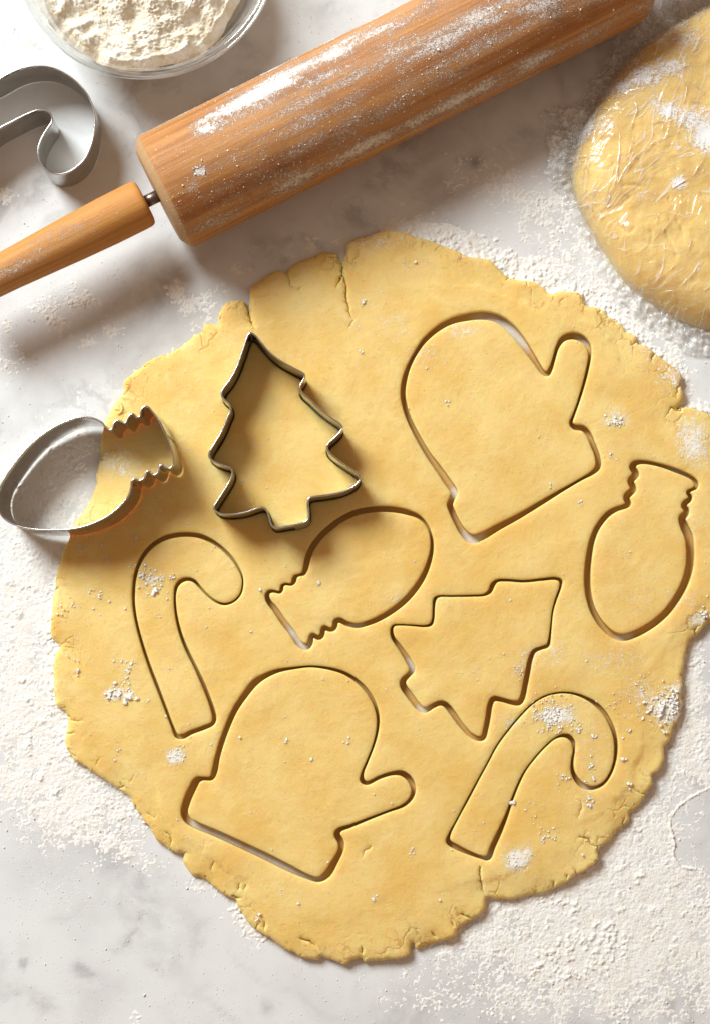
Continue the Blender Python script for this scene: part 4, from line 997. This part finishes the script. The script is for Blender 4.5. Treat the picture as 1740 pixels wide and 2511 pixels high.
px_ = RNG.uniform(90, 1740, n_*3); py_ = RNG.uniform(560, 2350, n_*3)
XY = unp_arr(np.stack([px_, py_], 1), T); dn_ = dust_at(XY)
kp = RNG.random(len(XY)) < 0.10+0.75*dn_+0.16*(px_ < 620)
XY = XY[kp]; r = np.clip(RNG.lognormal(-1.35, 0.45, len(XY)), 0.12, 0.85)
CD.append(np.c_[XY, np.full(len(XY), T)]); RD.append(r)
CD = np.vstack(CD); RD = np.concatenate(RD)
okd = inside(CD[:, :2], [oc]) & (bil(CD[:, 0], CD[:, 1]) < -2.5)
groove_loops = []
for k_ in HOLES: groove_loops += [HOLES[k_], PIECES[k_]]
ingr = inside(CD[:, :2], groove_loops)
ingr[0] = False
okd &= ~ingr
CD, RD = CD[okd], RD[okd]
CD[:, 2] = T+undulate(CD[:, :2])+RD*0.35
CD[0, 2] = T-0.6
a_ = RD > 0.45
V, F = joined([lumps(CD[a_], RD[a_], 0.75, True), lumps(CD[~a_], RD[~a_], 0.8)])
g = make_mesh('flour_specks', V, F, M_FLOUR)
tag(g, 'white specks and crumbs of flour lying on top of the dough', 'flour', kind='stuff')

# flour grains stuck to the barrel
e1 = Vector(AXD).cross(Vector((0, 0, 1))).normalized(); up = Vector((0, 0, 1))
e2_ = e1.cross(Vector(AXD)).normalized()
if e2_.z < 0: e2_ = -e2_
n_ = 26000
s_ = RNG.uniform(2, BL-4, n_); ca = RNG.uniform(-0.99, 0.99, n_)
pv = np.array(tuple(AX0))+s_[:, None]*np.array(tuple(AXD))+RB*(ca[:, None]*np.array(tuple(e1))+np.sqrt(1-ca**2)[:, None]*np.array(tuple(e2_)))
dd = pin_dust(pv, s_, ca, BAR_DUST)
kp = RNG.random(n_) < np.clip(0.03+0.5*dd**1.3, 0, 0.55)
pv = pv[kp]; r = np.clip(RNG.lognormal(-1.75, 0.4, len(pv)), 0.08, 0.5)
V, F = lumps(pv, r, 0.9)
ex = []
for (s0, c0, n, sp, a, b) in [(24, 6, 10, 2.2, 0.3, 0.9), (160, 12, 8, 3, 0.3, 0.8), (48, -14, 12, 4, 0.3, 0.8), (200, -4, 8, 4, 0.3, 0.8), (140, 21, 8, 4, 0.3, 0.7), (250, 2, 30, 12, 0.3, 0.8)]:
    ss = s0+RNG.normal(0, sp, n); cc = np.clip((c0+RNG.normal(0, sp, n))/RB, -0.95, 0.95)
    ex.append((np.array(tuple(AX0))+ss[:, None]*np.array(tuple(AXD))+RB*(cc[:, None]*np.array(tuple(e1))+np.sqrt(1-cc**2)[:, None]*np.array(tuple(e2_))), RNG.uniform(a, b, n)))
ev, ef = lumps(np.vstack([e_[0] for e_ in ex]), np.concatenate([e_[1] for e_ in ex]), 0.9)
V, F = joined([(V, F), (ev, ef)])
g = make_mesh('flour_coating', V, F, M_FLOUR, pin); g['kind'] = 'stuff'

# ------------------------------------------------------------------ glass bowl and its flour
RZ = 52.0
bc = unp(355, -126, RZ); BR = 332*PXMM*(CAM.z-RZ)/CAM.z
bowl = thing('glass_bowl', 'clear glass mixing bowl holding flour', 'bowl', (bc[0], bc[1], 0))
bpy.context.view_layer.update()
k = BR
prof = [(0.4, 0.01), (0.4, k*0.50), (0.9, k*0.535), (3.0, k*0.56), (10, k*0.66), (22, k*0.80), (34, k*0.885), (40, k*0.915), (41.0, k*0.935), (41.6, k*0.955), (42.6, k*0.960), (43.6, k*0.955), (44.4, k*0.962), (45.0, k*0.985), (46.0, k*0.998), (49.5, k), (51.2, k*0.993), (52, k*0.978),
        (51.8, k*0.962), (51.0, k*0.950), (49.6, k*0.944), (49.0, k*0.930), (48.0, k*0.922), (42, k*0.89), (34, k*0.845), (22, k*0.755), (11, k*0.61), (5.5, k*0.50), (4.5, k*0.40), (4.5, 0.01)]
pp = spline(np.array([(b_, a_) for a_, b_ in prof]), 0.8, closed=False)
lo_p = [(z_, r_) for r_, z_ in pp]
cut = next(i for i, (z_, r_) in enumerate(lo_p) if z_ > 44.5)
cut2 = len(lo_p)-1-next(i for i, (z_, r_) in enumerate(lo_p[::-1]) if z_ > 45.5)
o0 = (bc[0], bc[1], 0)
def glass_part(name, pr, parent):
    V, F, SA = lathe([(z_, max(r_, 0.01)) for z_, r_ in pr], 128, o0, (0, 0, 1))
    return make_mesh(name, V, F, M_GLASSRIM if name == 'rim' else M_GLASS, parent)
glass_part('outer_wall', lo_p[:cut+1], bowl)
glass_part('rim', lo_p[cut:cut2+1], bowl)
glass_part('inner_wall', lo_p[cut2:], bowl)
# heap of flour
nr, na = 170, 420
rr_ = np.linspace(0.001, 1, nr); aa = np.linspace(0, 2*np.pi, na, endpoint=False)
RR, AA = np.meshgrid(rr_, aa, indexing='ij')
RF = k*(0.80-0.055*np.sin(AA)-0.045*np.cos(AA)+0.018*np.sin(AA*3+1)+0.015*np.sin(AA*7+2))
X = bc[0]+RR*RF*np.cos(AA); Y = bc[1]+RR*RF*np.sin(AA)
hz_ = 33+5*(1-RR**2)+4.0*fbm(X, Y, 30, 2, 101)+3.0*(1-np.abs(fbm(X, Y, 19, 2, 104))*1.5)+1.2*fbm(X, Y, 7, 4, 108)+0.8*np.abs(fbm(X, Y, 2.8, 3, 112))+0.45*noise(X, Y, 1.2, 116)+2.0
hz_ = np.where(RR > 0.93, hz_-(RR-0.93)*90, hz_)
Vt = np.stack([X.ravel(), Y.ravel(), np.clip(hz_, 6, 60).ravel()], 1)
i_, j_ = np.meshgrid(np.arange(nr-1), np.arange(na), indexing='ij'); i_ = i_.ravel(); j_ = j_.ravel(); j2 = (j_+1) % na
Fq = np.stack([i_*na+j_, (i_+1)*na+j_, (i_+1)*na+j2, i_*na+j2], 1)
# floor ring so that the heap is a body, not a sheet
base_r = np.stack([bc[0]+0.60*k*np.cos(aa), bc[1]+0.60*k*np.sin(aa), np.full(na, 12.5)], 1)
Vt = np.vstack([Vt, base_r]); b0 = nr*na
ja = np.arange(na); Fq = np.vstack([Fq, np.stack([(nr-1)*na+ja, b0+ja, b0+(ja+1) % na, (nr-1)*na+(ja+1) % na], 1)])
hp = make_mesh('flour_heap', Vt, Fq, M_BOWLFLOUR)
tag(hp, 'heap of clumpy off-white flour inside the glass bowl', 'flour', kind='stuff')

# ------------------------------------------------------------------ ball of dough in cling film
DZ = 14.0
WO = [(1492,205),(1455,265),(1425,330),(1408,400),(1412,450),(1440,520),(1485,600),(1540,680),(1610,735),(1680,775),(1760,800),(1860,800),(1960,740),(2030,640),(2060,520),(2050,390),(2010,240),(1950,110),(1860,20),(1770,-5),(1680,35),(1590,95),(1535,145)]
wl = ccw(spline(unp_arr(WO, DZ), 1.5))
wc = wl.mean(0)
wrap = thing('wrapped_dough', 'yellow ball of dough wrapped in wrinkled floury cling film', 'wrapped dough', (wc[0], wc[1], 0))
bpy.context.view_layer.update()
wa = np.arctan2(wl[:, 1]-wc[1], wl[:, 0]-wc[0]); wr = np.hypot(wl[:, 0]-wc[0], wl[:, 1]-wc[1])
od = np.argsort(wa); wa_s = np.r_[wa[od]-2*np.pi, wa[od], wa[od]+2*np.pi]; wr_s = np.tile(wr[od], 3)
def WR(a): return np.interp((a+np.pi) % (2*np.pi)-np.pi, wa_s, wr_s)
WH = 23.0
nr, na = 150, 420
rr_ = np.linspace(0.0005, 1, nr)**0.85; aa = np.linspace(-np.pi, np.pi, na, endpoint=False)
# profile: top dome then round shoulder down to the table (parameter 0..1)
def prof_xy(t_):
    """t in 0..1 -> (radius fraction, height fraction)"""
    ph = t_*math.pi*0.5*1.45
    return np.sin(np.minimum(ph, math.pi/2))**0.8*np.where(ph > math.pi/2, 1-0.10*((ph-math.pi/2)/(math.pi*0.225))**2, 1), None
def dome(f): return WH*(1-f**4.2)**0.55
RRg, AAg = np.meshgrid(np.linspace(0.0005, 1, nr), aa, indexing='ij')
f_ = np.sin(RRg*np.pi/2)
X = wc[0]+f_*WR(AAg)*np.cos(AAg); Y = wc[1]+f_*WR(AAg)*np.sin(AAg)
zt = WH*np.clip(1-f_**9, 0, 1)**0.5
und = 0.9*fbm(X, Y, 26, 3, 120)+0.35*fbm(X, Y, 8, 3, 124)
Zt = np.maximum(zt+und*np.clip(zt/WH*1.5, 0, 1), 0.3)
# cracks in the ball
for pl in [[(590,1405),(640,1380),(720,1320)],[(690,1315),(725,1330)],[(660,1510),(700,1540),(715,1560),(750,1525)],[(860,1550),(870,1600),(855,1640)],[(960,1560),(1000,1640),(1040,1720)],[(510,1120),(580,1130),(610,1100)],[(1040,1480),(1080,1560)],[(670,1250),(740,1240),(800,1250)],[(980,1330),(1000,1360)]]:
    C = spline(np.array([unp(a, b, WH) for a, b in zoomed(pl, 1280, 0, 2.741)]), 0.5, closed=False)
    C = C+np.stack([noise(C[:, 0], C[:, 1], 2.2, 31), noise(C[:, 0], C[:, 1], 2.2, 47)], 1)*0.6
    dd_ = np.full(X.shape, 1e9)
    for c in C: dd_ = np.minimum(dd_, np.hypot(X-c[0], Y-c[1]))
    Zt -= 0.8*np.exp(-(dd_/0.7)**2)
Vt = np.stack([X.ravel(), Y.ravel(), Zt.ravel()], 1)
i_, j_ = np.meshgrid(np.arange(nr-1), np.arange(na), indexing='ij'); i_ = i_.ravel(); j_ = j_.ravel(); j2 = (j_+1) % na
Fq = np.stack([i_*na+j_, (i_+1)*na+j_, (i_+1)*na+j2, i_*na+j2], 1)
bot = np.stack([wc[0]+0.93*WR(aa)*np.cos(aa), wc[1]+0.93*WR(aa)*np.sin(aa), np.full(na, 0.3)], 1)
Vt = np.vstack([Vt, bot, [[wc[0], wc[1], 0.3]]])
Fl = [tuple(f) for f in Fq]; nb0 = nr*na
for j in range(na):
    j2_ = (j+1) % na
    Fl.append(((nr-1)*na+j, nb0+j, nb0+j2_, (nr-1)*na+j2_)); Fl.append((nb0+j, nb0+na, nb0+j2_))
make_mesh('dough_ball', Vt, Fl, M_DOUGH2, wrap, attrs={'flour': np.zeros(len(Vt))})
# film: hugs the ball, wrinkled, with a crumpled skirt on the counter
SK = [(1350,270,26),(1345,330,24),(1350,400,18),(1600,25,60),(1700,10,50)]
nr2, na2 = 230, 640
aa = np.linspace(-np.pi, np.pi, na2, endpoint=False)
sk = 5.0+5.0*np.clip(fbm(np.cos(aa)*40, np.sin(aa)*40, 16, 3, 131)+0.3, 0, 1)
for (px, py, am, wd) in [(1352, 270, 10, .09), (1355, 340, 11, .14), (1372, 430, 8, .10), (1430, 190, 6, .12), (1540, 60, 12, .16), (1660, -20, 14, .2), (1760, -60, 12, .25), (1650, 800, 5, .2), (1730, 815, 5, .15)]:
    x_, y_ = unp(px, py, 4); a0 = math.atan2(y_-wc[1], x_-wc[0]); da = (aa-a0+np.pi) % (2*np.pi)-np.pi
    sk = sk+am*np.exp(-(da/wd)**2)
sk = sk+2.6*noise(np.cos(aa)*60, np.sin(aa)*60, 6, 139)+1.2*noise(np.cos(aa)*60, np.sin(aa)*60, 2.2, 138)
u_ = np.linspace(0.0005, 1, nr2)
U, A = np.meshgrid(u_, aa, indexing='ij')
split = 0.82
inn = U <= split
fr = np.where(inn, np.sin(np.clip(U/split, 0, 1)*np.pi/2), 1.0)
R0 = WR(A)
rad = np.where(inn, fr*(R0+0.9), R0+0.9+(U-split)/(1-split)*sk[None, :])
X = wc[0]+rad*np.cos(A); Y = wc[1]+rad*np.sin(A)
zin = WH*np.clip(1-fr**9, 0, 1)**0.5
un2 = 0.9*fbm(X, Y, 26, 3, 120)
# wrinkles: sharp little ridges running in a few directions
def ridges(X, Y, ang, wl_, aspect, seed):
    c, s = math.cos(ang), math.sin(ang)
    xx = X*c+Y*s; yy = -X*s+Y*c
    wv = noise(xx, yy, wl_*4, seed+5)*wl_*1.2
    r_ = 1-np.abs(noise(xx/aspect, yy+wv, wl_, seed)*2.0)
    return np.clip(r_-0.62, 0, 1)/0.38
wr_ = 0.75*ridges(X, Y, 1.15, 6.0, 7, 140)*np.clip(fbm(X, Y, 30, 2, 150)+0.25, 0, 1)+0.75*ridges(X, Y, 0.6, 7.0, 8, 143)*np.clip(fbm(X, Y, 34, 2, 156)+0.3, 0, 1)+0.5*ridges(X, Y, -0.3, 5.0, 6, 147)*np.clip(fbm(X, Y, 26, 2, 160)+0.1, 0, 1)
rim_w = sstep(0.55, 1.0, U)
rad_w = rim_w*1.0*(1-np.abs(noise(A*14, U*3, 1.0, 170)*2)).clip(0, 1)
z = np.where(inn, zin+un2*np.clip(zin/WH*1.5, 0, 1)+0.35, 0)
skz = (2.2+5.5*np.abs(fbm(X, Y, 9, 3, 175)))*np.clip(1.25-(U-split)/(1-split), 0.1, 1)+0.5*(sk[None, :]/14)*(1-np.abs(noise(A*24, U*2, 1.0, 177)*2)).clip(0, 1)*3
bl = sstep(split-0.05, split+0.05, U)
z = z*(1-bl)+skz*bl+wr_*1.0*(1-0.4*bl)+rad_w*1.2*(1-bl)
z = np.maximum(z, 0.35)
WD = [(1420,255,60,40,0.9),(1430,290,40,40,0.9),(1520,200,70,36,0.7),(1580,180,60,40,0.8),(1640,160,60,30,0.75),(1540,130,70,50,0.55),(1640,270,40,30,0.8),(1700,290,60,40,0.75),(1730,330,40,50,1.0),(1680,90,70,50,0.55),(1600,60,90,60,0.4),(1610,250,30,30,0.6),(1665,445,22,22,0.9),(1660,355,24,20,0.5),(1580,480,40,30,0.4),(1370,330,40,60,0.75),(1390,400,20,50,0.5),(1720,420,40,40,0.3),(1480,300,40,40,0.5)]
P_ = np.stack([X.ravel(), Y.ravel()], 1)
fd_ = np.zeros(len(P_))
for (x, y, rx, ry, a) in WD:
    cx, cy = unp(x, y, 25)
    fd_ = np.maximum(fd_, a*np.exp(-0.5*(((P_[:, 0]-cx)/(rx*PXMM*0.75))**2+((P_[:, 1]-cy)/(ry*PXMM*0.75))**2)))
Vt = np.stack([X.ravel(), Y.ravel(), z.ravel()], 1)
i_, j_ = np.meshgrid(np.arange(nr2-1), np.arange(na2), indexing='ij'); i_ = i_.ravel(); j_ = j_.ravel(); j2 = (j_+1) % na2
Fq = np.stack([i_*na2+j_, (i_+1)*na2+j_, (i_+1)*na2+j2, i_*na2+j2], 1)
make_mesh('plastic_wrap', Vt, Fq, M_FILM, wrap, attrs={'flour': fd_, 'fold': (np.clip(1-np.abs(noise(A*17+2.0*noise(U*6, A*5, 1.0, 190), U*2.5, 1.0, 181)*2.6), 0, 1)**2*np.clip(fbm(X, Y, 18, 2, 187)+0.7, 0.15, 1)).ravel(), 'loose': (sstep(split-0.16, split+0.04, U)*(0.55+0.45*np.clip(sk/18, 0, 1))[None, :]).ravel()})

def film_strip(P, wd, ht):
    """a creased fold of film: tent-shaped strip along 3D points, tapering to nothing"""
    n = len(P); tg = np.gradient(P[:, :2], axis=0); tg /= np.maximum(np.hypot(*tg.T), 1e-6)[:, None]; nn = np.stack([-tg[:, 1], tg[:, 0]], 1)
    tp = np.sin(np.pi*(np.arange(n)+0.4)/(n-0.2))**0.6*(0.7+0.5*RNG.random())
    wob = 1+0.5*noise(np.arange(n)*1.0, np.full(n, RNG.uniform(0, 99)), 4, 321)
    L_ = np.c_[P[:, :2]+nn*(wd*tp*wob)[:, None], P[:, 2]-0.1]; R_ = np.c_[P[:, :2]-nn*(wd*tp)[:, None], P[:, 2]-0.1]
    C_ = np.c_[P[:, :2]+nn*(wd*0.3*noise(np.arange(n)*1.0, np.full(n, 7.0), 5, 325))[:, None], P[:, 2]+ht*tp*wob]
    V = np.stack([L_, C_, R_], 1).reshape(-1, 3)
    i = np.arange(n-1)*3
    return V, np.vstack([np.stack([i, i+3, i+4, i+1], 1), np.stack([i+1, i+4, i+5, i+2], 1)])
def ball_z(X, Y):
    r_ = np.hypot(X-wc[0], Y-wc[1]); f = np.clip(r_/(WR(np.arctan2(Y-wc[1], X-wc[0]))+0.9), 0, 1.2)
    return np.where(f < 1, WH*np.clip(1-f**9, 0, 1)**0.5+0.9*fbm(X, Y, 26, 3, 120)*np.clip((1-f)*8, 0, 1)+0.7, 1.5+2.5*np.exp(-(f-1)*12))
strips = []  # bright streaks laid as whitish strips in place of the film's highlights
for pl in [[(470,1400),(500,1200),(520,1150)],[(520,1400),(580,1250),(610,1110)],[(545,1390),(600,1260)],[(630,1250),(650,1000),(650,890)],[(720,870),(765,740),(740,660)],[(690,1700),(780,1680),(870,1610),(950,1540),(1040,1410)],[(800,1810),(920,1760)],[(880,1890),(960,1830),(1050,1760)],[(840,1820),(930,1770)],
        [(1040,1940),(1130,1850),(1215,1740)],[(1060,510),(1100,600),(1080,700)],[(1140,1180),(1220,1060)],[(370,1080),(420,900)],[(430,1200),(490,950),(540,880)],[(510,1000),(560,920)],[(700,1070),(750,900)],[(600,1300),(640,1120)],[(890,1500),(905,1450)],[(1115,1700),(1130,1600)],[(930,1950),(1060,1940)],
        [(620,1270),(660,1180),(760,1060),(900,950),(1050,880)],[(1180,180),(1000,200),(830,240)],[(1220,130),(1050,150),(880,190)],[(1100,230),(960,270)],[(450,1320),(480,1390)],[(560,1380),(590,1300)],[(400,1210),(440,1040)],[(1090,900),(1120,990)],[(1020,520),(1140,560),(1230,640)],[(850,830),(960,820)],[(1110,680),(1250,690)],[(1130,720),(1250,700)]]:
    px_ = zoomed(pl, 1280, 0, 2.741)
    C = spline(np.array([unp(a, b, WH) for a, b in px_]), 0.8, closed=False)
    C = C+np.stack([noise(C[:, 0], C[:, 1], 5, 331), noise(C[:, 0], C[:, 1], 5, 337)], 1)*0.5
    strips.append(film_strip(np.c_[C, ball_z(C[:, 0], C[:, 1])], RNG.uniform(0.22, 0.55), RNG.uniform(0.4, 0.9)))
for q in range(150):                          # gathers spreading from the side of the ball over the counter
    ca_, wa_ = [(1370, 360), (1480, 190), (1600, 60), (1700, -10), (1420, 520), (1650, 790)][int(RNG.choice(6, p=[.34, .18, .2, .14, .06, .08]))], 0.14
    x_, y_ = unp(ca_[0], ca_[1], 4); a0 = math.atan2(y_-wc[1], x_-wc[0])+RNG.normal(0, wa_)
    ext = float(np.interp((a0+np.pi) % (2*np.pi)-np.pi, aa, sk)); r0 = float(WR(np.array(a0)))
    s0, s1 = RNG.uniform(-9, 4), ext*RNG.uniform(0.5, 1.05)
    if s1-s0 < 3: continue
    tt = np.linspace(s0, s1, max(6, int((s1-s0)/0.7)))
    an = a0+np.cumsum(RNG.normal(0, 0.0035, len(tt)))+RNG.normal(0, 0.05)*(tt-s0)/(s1-s0)
    Xs = wc[0]+(r0+tt)*np.cos(an); Ys = wc[1]+(r0+tt)*np.sin(an)
    Zs = ball_z(Xs, Ys)+np.where(tt > 0, 1.6*np.abs(fbm(Xs, Ys, 8, 2, 341))*np.clip(tt/3, 0, 1), 0)
    strips.append(film_strip(np.c_[Xs, Ys, np.maximum(Zs, 0.8)], RNG.uniform(0.25, 0.9), RNG.uniform(0.5, 1.9)))
V, F = joined(strips)
make_mesh('film_folds', V, F, M_FOLD_GLINT, wrap)

# ------------------------------------------------------------------ a curl of dough by the bulb cutter
C = spline(np.array([unp(a, b, T) for a, b in zoomed([(960,285),(985,305),(995,345),(980,370),(955,380)], 0, 900, 3.325)]), 0.5, closed=False)
V = []; n = len(C)
tg = np.gradient(C, axis=0); tg /= np.hypot(*tg.T)[:, None]; nn = np.stack([-tg[:, 1], tg[:, 0]], 1)
for i in range(n):
    rr = 0.75*math.sin(math.pi*(i+0.6)/(n+0.4))**0.5
    for q_ in range(8):
        a = 2*math.pi*q_/8
        V.append((C[i, 0]+nn[i, 0]*rr*math.cos(a), C[i, 1]+nn[i, 1]*rr*math.cos(a), T-1.0+0.6+rr*math.sin(a)))
F = [(i*8+q_, i*8+(q_+1) % 8, (i+1)*8+(q_+1) % 8, (i+1)*8+q_) for i in range(n-1) for q_ in range(8)]
F += [tuple(range(7, -1, -1)), tuple((n-1)*8+q_ for q_ in range(8))]
o = make_mesh('dough_curl', V, F, M_DOUGH2, attrs={'flour': np.zeros(len(V))})
tag(o, 'tiny curled shaving of dough by the bulb cutter neck', 'dough scrap')
